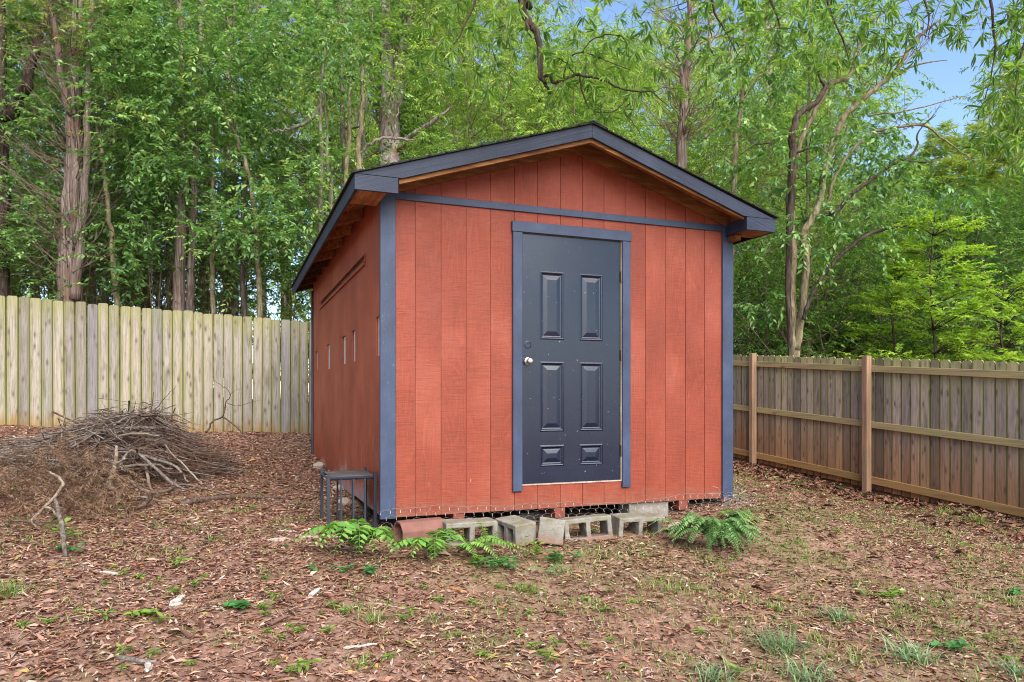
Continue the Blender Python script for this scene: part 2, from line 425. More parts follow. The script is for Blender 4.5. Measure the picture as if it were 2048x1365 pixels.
def m_soil(t, b):
    c = t.coord('Object')
    a = t.noise(c, .9, 5, .6); f = t.noise(c, 55, 6, .8, .6); g = t.noise(c, 11, 5, .65); st_ = t.noise(c, 170, 3, .7)
    col = t.ramp(g, [(.3, (.19,.098,.064)), (.48, (.33,.182,.127)), (.65, (.44,.265,.195)), (.8, (.29,.168,.112))])
    dk = t.ramp(f, [(.3, .38), (.46, .85), (.6, 1.12), (.75, 1.45)])
    col = t.mix(.85, col, dk, 'MULTIPLY')
    col = t.mix(t.ramp(a, [(.48, 0), (.66, .5)]), col, (.19,.19,.075))
    setc(t, b, col, .95, t.bump(t.math('ADD', f, st_), .8, .012), .1)
def m_leafy(stops, trans=.35, rough=.45, spec=.4):
    def f(t, b):
        a = t.attr('tone'); rn = t.rnd()
        a2 = t.math('ADD', a, t.math('MULTIPLY', t.math('SUBTRACT', rn, .5), .16))
        col = t.ramp(a2, stops)
        setc(t, b, col, rough, None, spec)
        if trans:
            tr = t.new('ShaderNodeBsdfTranslucent'); mx = t.new('ShaderNodeMixShader'); mx.inputs[0].default_value = trans
            t.link(t.mix(1, col, (1.25, 1.3, .7), 'MULTIPLY'), tr.inputs[0])
            out = t.n['Material Output']
            t.link(b.outputs[0], mx.inputs[1]); t.link(tr.outputs[0], mx.inputs[2]); t.link(mx.outputs[0], out.inputs[0])
    return f
def m_bark(c1, c2, c3=None, sx=26, sz=3.0, bump=.9):
    def f(t, b):
        c = t.coord('Object')
        g = t.noise(t.coord('Object', (sx, sx, sz)), 1.0, 5, .65, .8); p = t.noise(c, 2.4, 5, .65)
        col = t.ramp(g, [(.3, tuple(x*.35 for x in c1)), (.45, c1), (.65, c2)])
        if c3: col = t.mix(t.ramp(p, [(.5, 0), (.62, .7)]), col, c3)
        setc(t, b, col, .95, t.bump(g, bump, .03), .1)
    return f
M = {}
M['red'] = material('barn_red_siding', m_redwall)
M['redside'] = material('barn_red_side_siding', m_redside)
M['trim'] = material('slate_blue_trim_paint', m_trim)
M['rake'] = material('dark_blue_roof_board_paint', m_rake)
M['door'] = material('navy_door_paint', m_door)
M['deck'] = material('stained_plywood_deck', m_bare((.30,.115,.045), (.50,.22,.095), (.26,.095,.045), 'y'))
M['rafter'] = material('raw_pine_rafter', m_bare((.19,.08,.028), (.32,.15,.058), (.16,.065,.024), 'x'))
M['joist'] = material('dark_old_joist', m_bare((.08,.05,.035), (.14,.09,.065), (.10,.06,.04), 'y'))
M['shingle'] = material('mossy_dark_shingle', m_shingle)
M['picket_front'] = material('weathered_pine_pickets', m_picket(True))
M['picket_back'] = material('weathered_pine_pickets_inner', m_picket(False))
M['rail'] = material('fence_rail_lumber', m_lumber((.40,.28,.16), (.10,.06,.035), 'y', (.36,.32,.13), .8))
M['raillow'] = material('stained_fence_rail_lumber', m_lumber((.40,.21,.085), (.10,.05,.02), 'y', (.36,.26,.10), .5))
M['railx'] = material('fence_rail_lumber_cross', m_lumber((.30,.20,.105), (.10,.06,.035), 'x', (.27,.235,.09), .6))
M['post'] = material('fence_post_lumber', m_lumber((.38,.225,.135), (.12,.06,.035), 'z', (.22,.15,.10), .7))
M['baseboard'] = material('fence_base_board', m_lumber((.16,.075,.035), (.05,.02,.01), 'y', (.12,.07,.03), .5))
M['block'] = material('old_concrete_block', m_concrete((.27,.245,.205), (.18,.16,.135), (.24,.135,.095), .075))
M['blockdk'] = material('damp_concrete_block', m_concrete((.30,.26,.235), (.24,.20,.18), (.25,.13,.09), .03))
M['terra'] = material('terracotta_clay', m_plain((.195,.088,.066), .8, 9, .35, 0, .3))
M['iron'] = material('black_blue_iron', m_plain((.014,.019,.032), .5, 30, .4, 0, .5))
M['greywood'] = material('weathered_dark_plank', m_bare((.045,.04,.038), (.12,.105,.10), (.07,.055,.05), 'x'))
M['chrome'] = material('satin_nickel', m_plain((.62,.58,.52), .28, 60, .15, 1, .5, .05))
M['brass'] = material('aged_hinge_metal', m_plain((.16,.12,.09), .5, 60, .4, .8, .5))
M['rawwood'] = material('bare_door_jamb', m_bare((.40,.30,.24), (.55,.45,.38), (.36,.25,.20), 'z'))
M['wire'] = material('galvanised_wire', m_plain((.34,.31,.29), .5, 60, .3, .3))
M['soil'] = material('leaf_mould_soil', m_soil)
M['stone'] = material('pale_tan_stone', m_concrete((.42,.34,.26), (.32,.25,.20), (.30,.16,.10), .01))
M['void'] = material('patch_behind_cut', m_plain((.50,.42,.37), .8, 40, .4))
# ------------------------------------------------------------------ ground
def axis_pts(lo, hi, step, far):
    a = list(np.arange(lo, hi+1e-6, step)); k = step
    x = hi; right = []
    while x < far: k *= 1.35; x += k; right.append(x)
    x = lo; k = step; left = []
    while x > -far: k *= 1.35; x -= k; left.append(x)
    return np.array(left[::-1]+a+right)
ux = axis_pts(-9, 9, .09, 260); vy = axis_pts(-7, 9, .09, 260)
UU, VV = np.meshgrid(ux, vy)
ZZ = np.concatenate([gz(UU[i:i+20], VV[i:i+20]) for i in range(0, len(vy), 20)])
nx, ny = len(ux), len(vy)
idx = np.arange(nx*ny).reshape(ny, nx)
q = np.stack([idx[:-1,:-1], idx[:-1,1:], idx[1:,1:], idx[1:,:-1]], -1).reshape(-1, 4)
g_ = npmesh('ground', np.stack([UU.ravel(), VV.ravel(), ZZ.ravel()], 1), [(q, 0)], M['soil'], smooth=True)
tag(g_, 'bare reddish soil of the yard and the wood floor', 'ground', kind='structure')

# ------------------------------------------------------------------ the shed
ZB, ZT = .593, 3.053; L_, WD = 5.055, 3.162
RU, ZR = 1.60, 3.665; EL, ER, OV, ZE = -.261, 3.41, .312, 3.068
SL = (ZR-ZE)/(RU-EL)
def roof_z(u): return ZR-SL*abs(u-RU)
shed = empty('garden_shed', (WD/2, 0, ZB))
tag(shed, 'barn red wooden shed with slate blue trim, dark blue panel door and low gable roof', 'shed')
SHO = np.array([WD/2, 0, ZB])
# parts are modelled in world coordinates; a parent at SHO is undone by an inverse matrix
from mathutils import Matrix
shed_inv = Matrix.Translation(Vector(-SHO))
def part(mb, name, mat, parent=shed, label=None, **kw):
    o = mb.build(name, mat, None, **kw); o.parent = parent
    if parent is shed: o.matrix_parent_inverse = shed_inv
    if label: o['label'] = label
    return o
# door opening
D0, D1, DZ0, DZ1 = 1.117, 2.029, .799, 2.829
edges = [0.04]; k0 = .246
for i in range(-1, 16):
    g = k0+i*.2032
    if .08 < g < WD-.06: edges.append(g)
edges.append(WD-.04)
wall = MB()
cuts = sorted(set(edges+[D0-.01, D1+.01]))
for a, b in zip(cuts[:-1], cuts[1:]):
    ga = .0028 if any(abs(a-e) < 1e-6 for e in edges[1:-1]) else 0
    gb = .0028 if any(abs(b-e) < 1e-6 for e in edges[1:-1]) else 0
    x0, x1 = a+ga, b-gb
    def slab(z0, z1f):
        if x0 < RU < x1: poly = [(x0,0,z0),(x1,0,z0),(x1,0,z1f(x1)),(RU,0,z1f(RU)),(x0,0,z1f(x0))]
        else: poly = [(x0,0,z0),(x1,0,z0),(x1,0,z1f(x1)),(x0,0,z1f(x0))]
        wall.prism(poly, (0,.012,0))
    top = lambda u: roof_z(u)-.03
    if a >= D0-.011 and b <= D1+.011:
        slab(ZB, lambda u: DZ0-.012); slab(DZ1+.01, top)
    else: slab(ZB, top)
# groove backing
top = lambda u: roof_z(u)-.03
wall.prism([(0.03,.0055,ZB+.002),(D0-.012,.0055,ZB+.002),(D0-.012,.0055,top(D0)-.003),(0.03,.0055,top(.03)-.003)], (0,.008,0))
wall.prism([(D1+.012,.0055,ZB+.002),(WD-.03,.0055,ZB+.002),(WD-.03,.0055,top(WD-.03)-.003),(D1+.012,.0055,top(D1)-.003)], (0,.008,0))
wall.prism([(D0-.012,.0055,ZB+.002),(D1+.012,.0055,ZB+.002),(D1+.012,.0055,DZ0-.015),(D0-.012,.0055,DZ0-.015)], (0,.008,0))
wall.prism([(D0-.012,.0055,DZ1+.012),(D1+.012,.0055,DZ1+.012),(D1+.012,.0055,top(D1)-.003),(RU,.0055,top(RU)-.003),(D0-.012,.0055,top(D0)-.003)], (0,.008,0))
part(wall, 'front_wall', M['red'])
# left side wall, with its openings cut through
holes = []
for x0, y0, x1, y1 in [(752,633,761,712),(704,661,710.5,724),(684,673,691,729),(654,689,660,739),(631,703,635,740)]:
    a = on_u(x0, y0, 0); c = on_u(x1, y1, 0)
    v1, v0 = a[1], c[1]; zt = (on_u(x0,y0,0)[2]+on_u(x1,y0,0)[2])/2; zb_ = (on_u(x0,y1,0)[2]+on_u(x1,y1,0)[2])/2
    holes.append((max(v0, .03), min(v1, L_-.1), zb_, zt))
s0 = on_u(731, 515, 0); s1 = on_u(642, 611, 0)
slot = (s0[1], s1[1], (s0[2]+s1[2])/2-.03, (s0[2]+s1[2])/2+.03)
allh = sorted(holes+[slot])
vs = sorted(set([0.0, L_]+[h[0] for h in allh]+[h[1] for h in allh]+[float(x) for x in np.arange(.15, L_, .28)]))
sw = MB(); rng = np.random.default_rng(4)
ztop_side = roof_z(0)-.03
def foot(v):  # the side wall's lower edge is rotted away at the back
    e = ZB if v < 1.5 else ZB-.02+.0*v
    return e+ (.03*abs(sin(v*5.3))+.05*max(0, sin(v*2.1-.6)) if v > 2.2 else 0)
for a, b in zip(vs[:-1], vs[1:]):
    if b-a < 1e-5: continue
    m = (a+b)/2
    hh = sorted([(h[2], h[3]) for h in allh if h[0]-1e-6 <= m <= h[1]+1e-6])
    z = None; segs = []
    prev = None
    zlo_a, zlo_b = foot(a), foot(b)
    cur = None
    for (h0, h1) in hh:
        segs.append((cur, h0)); cur = h1
    segs.append((cur, ztop_side))
    for (lo, hi) in segs:
        la, lb = (zlo_a, zlo_b) if lo is None else (lo, lo)
        sw.prism([(0,a,la),(0,b,lb),(0,b,hi),(0,a,hi)], (.014,0,0))
part(sw, 'side_wall', M['redside'])
for (v0, v1, z0, z1) in holes:
    pb = MB(); pb.box((.018, v0-.03, z0-.03), (.026, v1+.03, z1+.03)); part(pb, 'opening_backing', M['void'], label='pale bare board showing behind a narrow opening')
sb_ = MB(); sb_.box((.016, slot[0]-.05, slot[2]-.05), (.024, slot[1]+.05, slot[3]+.05)); part(sb_, 'slot_backing', M['joist'])
ft = MB(); ft.box((-.022, slot[0]-.01, slot[2]-.03), (-.001, slot[1]+.02, slot[2]-.004))
ft.box((-.012, slot[0]-.02, slot[3]+.002), (-.001, slot[1]+.02, slot[3]+.014))
ft.box((-.012, slot[0]-.03, slot[2]-.004), (-.001, slot[0]-.012, slot[3]+.002))
part(ft, 'slot_ledge', M['redside'])
ow = MB(); ow.box((WD-.014, 0, ZB), (WD, L_, ztop_side)); part(ow, 'side_wall', M['redside'])
bw = MB(); bw.prism([(.02,L_-.014,ZB),(WD-.02,L_-.014,ZB),(WD-.02,L_-.014,top(WD-.02)),(RU,L_-.014,top(RU)),(.02,L_-.014,top(.02))], (0,.014,0)); part(bw, 'back_wall', M['redside'])
# corner boards (each an L of two boards)
c = MB(); c.box((-.026,-.020,ZB-.008),(.092,-.001,ZT+.005)); part(c, 'corner_board', M['trim'], bevel=.003)
c = MB(); c.box((-.022,0.0,ZB-.008),(-.002,.036,2.985)); part(c, 'corner_board', M['trim'], bevel=.003)
c = MB(); c.box((WD-.092,-.020,ZB-.008),(WD+.024,-.001,ZT+.005)); part(c, 'corner_board', M['trim'], bevel=.003)
c = MB(); c.box((WD+.002,0.0,ZB-.008),(WD+.022,.075,2.985)); part(c, 'corner_board', M['trim'], bevel=.003)
c = MB(); c.box((-.024,L_-.06,ZB+.03),(-.004,L_+.02,2.985)); part(c, 'corner_board', M['trim'], bevel=.003)
fz = MB(); fz.box((.093,-.016,ZT-.055),(WD-.093,-.001,ZT)); part(fz, 'frieze_board', M['trim'], bevel=.002)
# door surround
tw = .082
for (a, b, z0, z1, nm) in [(D0-tw+.004, D0+.004, DZ0-.055, DZ1+.002, 'door_casing'), (D1+.010, D1+tw+.006, DZ0-.065, DZ1+.002, 'door_casing')]:
    c = MB(); c.box((a,-.024,z0),(b,-.002,z1)); part(c, nm, M['trim'], bevel=.003)
c = MB(); c.box((D0-tw-.004,-.028,DZ1+.003),(D1+tw+.014,-.002,DZ1+.088)); part(c, 'door_head_casing', M['trim'], bevel=.003)
c = MB(); c.box((D0-.0095,.002,DZ0-.01),(D0-.001,.07,DZ1+.008)); c.box((D1+.003,-.004,DZ0-.01),(D1+.0098,.07,DZ1+.008)); c.box((D0-.001,.004,DZ1+.003),(D1+.003,.07,DZ1+.009))
part(c, 'door_jamb', M['rawwood'])
c = MB(); c.box((D0-.009,-.007,DZ0-.0115),(D1+.009,.07,DZ0-.001)); part(c, 'door_sill', M['rawwood'])
# door with embossed panels: height field built as nested rectangles
door_e = MB()
pans = [(.165,.385,1.175,1.735),(.525,.745,1.175,1.735),(.165,.385,.42,.995),(.525,.745,.42,.995),(.165,.385,.135,.31),(.525,.745,.135,.31)]
prof = [(0,0),(.010,-.005),(.016,-.003),(.024,.006),(.032,.008),(.040,.006),(.068,.000)]  # inset, depth (+ = into the door)
y0 = .004
xs = sorted({0,.912}|{p[0] for p in pans}|{p[1] for p in pans}); zs = sorted({0,2.03}|{p[2] for p in pans}|{p[3] for p in pans})
def inp(x, z): return any(p[0] < x < p[1] and p[2] < z < p[3] for p in pans)
for a, b in zip(xs[:-1], xs[1:]):
    for e, f in zip(zs[:-1], zs[1:]):
        if not inp((a+b)/2, (e+f)/2):
            door_e.add([(D0+a,y0,DZ0+e),(D0+b,y0,DZ0+e),(D0+b,y0,DZ0+f),(D0+a,y0,DZ0+f)], [(0,1,2,3)])
def ring(mb, p, prof, y0):
    prev = None
    for (ins, dep) in prof:
        r = [(D0+p[0]+ins,y0+dep,DZ0+p[2]+ins),(D0+p[1]-ins,y0+dep,DZ0+p[2]+ins),(D0+p[1]-ins,y0+dep,DZ0+p[3]-ins),(D0+p[0]+ins,y0+dep,DZ0+p[3]-ins)]
        if prev: mb.add(prev+r, [(0,1,5,4),(1,2,6,5),(2,3,7,6),(3,0,4,7)])
        prev = r
    mb.add(prev, [(0,1,2,3)])
door_e.add([(D0,y0,DZ0),(D1,y0,DZ0),(D1,y0,DZ1),(D0,y0,DZ1),(D0,.045,DZ0),(D1,.045,DZ0),(D1,.045,DZ1),(D0,.045,DZ1)], [(0,4,5,1),(1,5,6,2),(2,6,7,3),(3,7,4,0),(4,7,6,5)])
door = part(door_e, 'door', M['door'])
for p in pans:
    m_ = MB(); ring(m_, p, prof, y0); o = m_.build('door_panel', M['door'], door)
def lathe(prof, k=24):
    """prof: (distance along -y, radius)"""
    m_ = MB(); vs_ = []; fs_ = []
    for (d, r) in prof:
        for j in range(k): vs_.append((r*cos(2*pi*j/k), -d, r*sin(2*pi*j/k)))
    for i in range(len(prof)-1):
        for j in range(k): fs_.append((i*k+j, i*k+(j+1)%k, (i+1)*k+(j+1)%k, (i+1)*k+j))
    fs_.append(tuple(range(k))); fs_.append(tuple((len(prof)-1)*k+j for j in range(k))[::-1])
    m_.add(vs_, fs_); return m_
kp = on_v(1056, 723, 0)
o = lathe([(0,.033),(.004,.033),(.007,.028),(.009,.013),(.028,.012),(.034,.022),(.044,.027),(.056,.026),(.063,.020),(.066,.011),(.066,.004)]).build('door_knob', M['chrome'], door, loc=(kp[0], y0, kp[2]), smooth=True)
dp = on_v(1056, 690, 0)
o = lathe([(0,.030),(.003,.030),(.004,.026),(.0015,.024),(.001,.01)]).build('deadbolt_cover', M['door'], door, loc=(dp[0], y0, dp[2]), smooth=False)
for zz in (DZ1-.30, DZ0+1.06, DZ0+.25):
    m_ = MB(); m_.tube([(D1+.004,-.008,zz-.045),(D1+.004,-.008,zz+.045)], .006, 8); m_.box((D1-.002,-.004,zz-.045),(D1+.0095,.003,zz+.045)); m_.build('hinge', M['brass'], door)
# roof
roof = MB()
TDK = .015
for s in (-1, 1):
    ue = EL+.002 if s < 0 else ER-.002
    ze = ZE-.004
    roof.prism([(ue,-OV+.004,ze-TDK),(RU,-OV+.004,ZR-.004-TDK),(RU,-OV+.004,ZR-.004),(ue,-OV+.004,ze)], (0,L_+2*OV-.008,0))
roof_o = part(roof, 'roof_deck', M['deck'])
rng = np.random.default_rng(9)
sh = MB()
for s in (-1, 1):
    ue = EL-.02 if s < 0 else ER+.02
    n = 14
    for i in range(n):
        t0, t1 = i/n, (i+1.15)/n
        u0, u1 = ue+(RU-ue)*t0, ue+(RU-ue)*min(t1, 1.0)
        zf = lambda u: ZR+.001-SL*abs(u-RU)
        lift = .007
        nseg = 24; vv = np.linspace(-OV-.018, L_+OV+.018, nseg+1)
        for a, b in zip(vv[:-1], vv[1:]):
            j = rng.uniform(0, .004)
            sh.prism([(u0,a,zf(u0)+.002),(u1,a,zf(u1)+.001),(u1,a,zf(u1)+.006),(u0,a,zf(u0)+.006+lift+j)], (0,b-a-.003,0))
for i in range(10):
    a = -OV-.02+i*(L_+2*OV+.04)/10; b = a+(L_+2*OV+.04)/10
    sh.prism([(RU-.13,a,ZR-.13*SL+.013),(RU,a,ZR+.016),(RU+.13,a,ZR-.13*SL+.013),(RU+.13,a,ZR-.13*SL+.019),(RU,a,ZR+.024),(RU-.13,a,ZR-.13*SL+.019)], (0,b-a+.01,0))
so = part(sh, 'shingles', M['shingle'])
# moss and litter crumbs along the roof edges: small lumps
lm = MB()
for i in range(520):
    s = rng.random()
    if s < .62:
        u = rng.uniform(EL-.01, ER+.01); v = -OV-.018+abs(rng.normal(0, .02)); z = roof_z(u)+.012
    else:
        u = EL-.012+abs(rng.normal(0, .03)); v = rng.uniform(-OV, L_+OV); z = roof_z(u)+.012
    r = rng.uniform(.004, .011)
    n = [np.array([u, v, z])+r*np.array(d)*rng.uniform(.7,1.6) for d in [(1,0,0),(0,1,0),(-1,0,0),(0,-1,0),(0,0,1),(0,0,-1)]]
    lm.add(n, [(0,1,4),(1,2,4),(2,3,4),(3,0,4),(1,0,5),(2,1,5),(3,2,5),(0,3,5)])
M['moss'] = material('roof_moss', m_plain((.035,.04,.014), .95, 60, .5))
part(lm, 'roof_moss', M['moss'])
def rake(v0, v1, h=.108, ret=True):
    for s in (-1, 1):
        ue = EL if s < 0 else ER
        uh = ue + (-s)*(h/SL)      # where the lower edge reaches the eave level
        m_ = MB(); m_.prism([(ue,v0,ZE),(uh,v0,ZE),(RU,v0,ZR-h),(RU,v0,ZR)], (0,v1-v0,0))
        part(m_, 'rake_board', M['rake'], bevel=.002)
rake(-OV, -OV+.022); rake(L_+OV-.022, L_+OV)
# boxed eave returns at the front corners
RET = .31
m_ = MB(); m_.box((EL,-OV+.001,ZE-.112),(EL+RET,-OV+.023,ZE-.0015)); part(m_, 'eave_return', M['rake'], bevel=.002)
m_ = MB(); m_.box((ER-RET,-OV+.001,ZE-.112),(ER,-OV+.023,ZE-.0015)); m_.box((ER-RET,-OV+.0235,ZE-.112),(ER-RET+.02,-.0215,ZE-.0015)); part(m_, 'eave_return', M['rake'], bevel=.002)
m_ = MB(); m_.box((ER-RET+.0205,-OV+.0235,ZE-.108),(ER-.024,-.03,ZE-.096)); m_.box((ER-RET+.03,-.12,ZE-.16),(ER-RET+.09,0.3,ZE-.113)); part(m_, 'soffit_board', M['rafter'])
m_ = MB(); m_.box((EL+.025,-OV+.0235,ZE-.108),(-.03,.10,ZE-.096)); part(m_, 'soffit_board', M['deck'])
# side fascias
for ue, s in ((EL, 1), (ER, -1)):
    m_ = MB(); x0, x1 = (ue+.0005, ue+.020) if s > 0 else (ue-.020, ue-.0005)
    m_.box((x0,-OV+.024,ZE-.112),(x1,L_+OV-.024,ZE-.006)); part(m_, 'fascia_board', M['rake'], bevel=.002)
# rafter tails and lookouts
for s in (-1, 1):
    for v in np.arange(.25, L_+.1, .61):
        a = (EL+.022, -.012) if s < 0 else (WD+.012, ER-.022)
        m_ = MB(); z = lambda u: roof_z(u)-.022
        m_.prism([(a[0],v,z(a[0])-.085),(a[1],v,z(a[1])-.085),(a[1],v,z(a[1])),(a[0],v,z(a[0]))], (0,.038,0)); part(m_, 'rafter_tail', M['joist'] if s < 0 and int(v*3) % 2 else M['deck'])
# rafters of the front overhang: one against the wall, one behind the rake board
for s in (-1, 1):
    ue = .02 if s < 0 else WD-.02
    for v0, v1, dd in ((-.036, -.003, .115), (-OV+.0235, -OV+.060, .118)):
        z = lambda u: roof_z(u)-.0215
        uu = ue if v0 > -.1 else (EL+RET+.01 if s < 0 else ER-RET-.01)
        m_ = MB(); m_.prism([(uu,v0,z(uu)-dd),(RU-.001*s*-1,v0,z(RU)-dd),(RU-.001*s*-1,v0,z(RU)),(uu,v0,z(uu))], (0,v1-v0,0)); part(m_, 'rafter', M['rafter'])
M['skid'] = material('dull_red_skid_paint', m_plain((.20,.05,.03), .7, 14, .5))
# underside: floor joists, skids, band
for u in (.55, 1.42, 2.62):
    m_ = MB(); m_.box((u,.003,ZB-.085),(u+.09,L_-.05,ZB-.004)); part(m_, 'skid', M['skid'])
m_ = MB(); m_.box((.03,.019,ZB+.01),(WD-.03,L_-.02,ZB+.04)); part(m_, 'floor_deck', M['joist'])

# ------------------------------------------------------------------ fences
def picket_mesh(name, w, h, mat):
    hw = w/2; t = .016; c = .026
    m_ = MB()
    prof = [(-hw,0),(hw,0),(hw,h-c*1.1),(hw-.007,h-c*.45),(hw-c,h),(-hw+c,h),(-hw+.007,h-c*.45),(-hw,h-c*1.1)]
    m_.prism([(x,-t/2,z) for x, z in prof], (0,t,0))
    return m_
bf = empty('privacy_fence', (0, 6.8, .95))
tag(bf, 'pale weathered pine dog-ear picket fence behind the brush pile, smooth side facing the yard', 'fence', 'wooden privacy fences round the yard')
rng = np.random.default_rng(21)
proto = None
PV = 6.8
def bf_top(u): return 2.735-.051*(u-.13)
n = 0; u = -7.0
while u < 7.2:
    w_ = .1405; h_ = 1.86
    if proto is None:
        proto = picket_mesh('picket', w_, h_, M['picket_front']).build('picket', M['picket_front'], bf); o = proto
    else:
        o = proto.copy(); COL.objects.link(o); o.parent = bf
    o.scale = (rng.uniform(.98,1.012), rng.uniform(.9,1.3), rng.uniform(.992,1.004))
    o.location = (u, PV-6.8+rng.normal(0, .003), bf_top(u)-h_+rng.normal(0,.004)-.95); o.rotation_euler = (rng.normal(0,.003), rng.normal(0,.0035), rng.normal(0,.035))
    u += .1435; n += 1
for dz in (.25, .95, 1.65):
    m_ = MB(); m_.add([(-7.1,.012,bf_top(-7.1)-.95-dz-.045),(7.2,.012,bf_top(7.2)-.95-dz-.045),(7.2,.012,bf_top(7.2)-.95-dz+.045),(-7.1,.012,bf_top(-7.1)-.95-dz+.045),
      (-7.1,.05,bf_top(-7.1)-.95-dz-.045),(7.2,.05,bf_top(7.2)-.95-dz-.045),(7.2,.05,bf_top(7.2)-.95-dz+.045),(-7.1,.05,bf_top(-7.1)-.95-dz+.045)],
      [(0,1,2,3),(5,4,7,6),(0,4,5,1),(1,5,6,2),(2,6,7,3),(3,7,4,0)]); m_.build('rail', M['railx'], bf)
for u in np.arange(-6.9, 7.2, 2.4):
    m_ = MB(); m_.box((u,.052,-.5),(u+.09,.14,bf_top(u)-.95-.06)); m_.build('post', M['post'], bf)

rf = empty('privacy_fence', (7.33, 2.28, .144))
tag(rf, 'darker pine fence right of the shed showing its rails and square posts to the yard', 'fence', 'wooden privacy fences round the yard')
def rf_top(v): return 1.90+.0715*(v-.10)
proto = None; v = 6.72
rx = 7.36-7.33
while v > -4.6:
    h_ = 1.84
    if proto is None:
        proto = picket_mesh('picket', .138, h_, M['picket_back']).build('picket', M['picket_back'], rf); o = proto
    else:
        o = proto.copy(); COL.objects.link(o); o.parent = rf
    o.location = (rx, v-2.28, rf_top(v)-h_-.144+rng.normal(0,.004)); o.rotation_euler = (0, rng.normal(0,.003), R(-90)+rng.normal(0,.03)); o.scale = (rng.uniform(.965,1.012), 1, rng.uniform(.99,1.004)); v -= .143
def rail(x0, x1, dz, hh, mat, name='rail', va=-4.7, vb=6.7):
    for (a, b) in [(va, -.2), (-.196, 2.28), (2.284, 4.67), (4.674, vb)]:
        zz = [(x0,a,-1),(x1,a,-1),(x1,b,-1),(x0,b,-1),(x0,a,1),(x1,a,1),(x1,b,1),(x0,b,1)]
        m_ = MB(); m_.add([(x-7.33, y-2.28, rf_top(y)-dz-.144+(0 if s > 0 else -hh)) for x, y, s in zz], [(0,3,2,1),(4,5,6,7),(0,1,5,4),(1,2,6,5),(2,3,7,6),(3,0,4,7)])
        m_.build(name, mat, rf, bevel=.003)
rail(7.312, 7.350, .105, .089, M['rail']); rail(7.312, 7.350, .890, .089, M['rail']); rail(7.312, 7.350, 1.665, .100, M['raillow'])
rail(7.372, 7.39, 1.74, .20, M['baseboard'], 'base_board')
for v in (-2.5+.05, -.19, 2.28, 4.67, 6.62):
    zt = rf_top(v)+.03
    m_ = MB(); m_.box((-.11,-.05,-.5),(-.021,.04,zt-.144)); m_.build('post', M['post'], rf, loc=(0, v-2.28, 0), bevel=.004)
# ------------------------------------------------------------------ foliage materials
M['leaf_oval'] = material('oval_glossy_leaves', m_leafy([(0, (.055,.130,.036)), (.35, (.115,.245,.060)), (.65, (.190,.355,.095)), (.9, (.32,.47,.15)), (1, (.42,.50,.15))], .40, .38, .5))
M['leaf_lance'] = material('narrow_yellow_green_leaves', m_leafy([(0, (.10,.19,.030)), (.35, (.20,.34,.052)), (.65, (.31,.47,.080)), (.9, (.44,.57,.12)), (1, (.54,.57,.17))], .48, .45, .4))
M['leaf_mid'] = material('mid_green_leaves', m_leafy([(0, (.050,.125,.026)), (.4, (.115,.250,.046)), (.7, (.205,.375,.068)), (1, (.38,.52,.12))], .43, .42, .45))
M['leaf_lime'] = material('lime_green_leaves', m_leafy([(0, (.17,.30,.03)), (.5, (.30,.46,.045)), (1, (.46,.60,.08))], .5, .5, .3))
M['leaf_pine'] = material('pine_needles', m_leafy([(0, (.20,.27,.05)), (.5, (.38,.47,.10)), (1, (.56,.60,.20))], .4, .5, .3))
M['bark_cedar'] = material('shaggy_cedar_bark', m_bark((.13,.092,.075), (.27,.215,.185), (.17,.09,.06), 30, 1.4))
M['bark_grey'] = material('lichen_grey_bark', m_bark((.14,.12,.085), (.27,.245,.18), (.10,.075,.05), 18, 5))
M['bark_tan'] = material('smooth_tan_bark', m_bark((.15,.12,.068), (.29,.245,.155), (.10,.075,.045), 14, 4, .5))
M['bark_dark'] = material('dark_wet_bark', m_bark((.045,.033,.026), (.11,.085,.066), (.09,.06,.04), 24, 4))
M['bark_pine'] = material('plated_pine_bark', m_bark((.20,.155,.14), (.40,.335,.32), (.22,.14,.10), 16, 5))
M['twig'] = material('brown_twigs', m_bark((.13,.09,.065), (.24,.185,.14), None, 30, 6, .3))

def leaf_arrays(base, d, nrm, L, W, six=False):
    """vectorised leaf blades: base,d,nrm (n,3); L,W (n)"""
    s = np.cross(d, nrm); s /= np.linalg.norm(s, axis=1, keepdims=True)+1e-9
    nn = np.cross(s, d)
    n = len(base); L = L[:,None]; W = W[:,None]
    if six:
        pts = [base, base+d*L*.28+s*W*.42+nn*W*.16, base+d*L*.66+s*W*.40+nn*W*.10-nn*L*.03, base+d*L-nn*L*.12, base+d*L*.66-s*W*.40+nn*W*.10-nn*L*.03, base+d*L*.28-s*W*.42+nn*W*.16]
        V = np.stack(pts, 1).reshape(-1, 3); i = np.arange(n)[:,None]*6
        F = np.concatenate([i+np.array([0,1,2,3]), i+np.array([0,3,4,5])])
        return V, F, 6
    pts = [base, base+d*L*.42+s*W*.5+nn*W*.18, base+d*L-nn*L*.08, base+d*L*.42-s*W*.5+nn*W*.18]
    V = np.stack(pts, 1).reshape(-1, 3); i = np.arange(n)[:,None]*4
    F = np.concatenate([i+np.array([0,1,2]), i+np.array([0,2,3])])
    return V, F, 4
def norm(a): return a/(np.linalg.norm(a, axis=-1, keepdims=True)+1e-9)
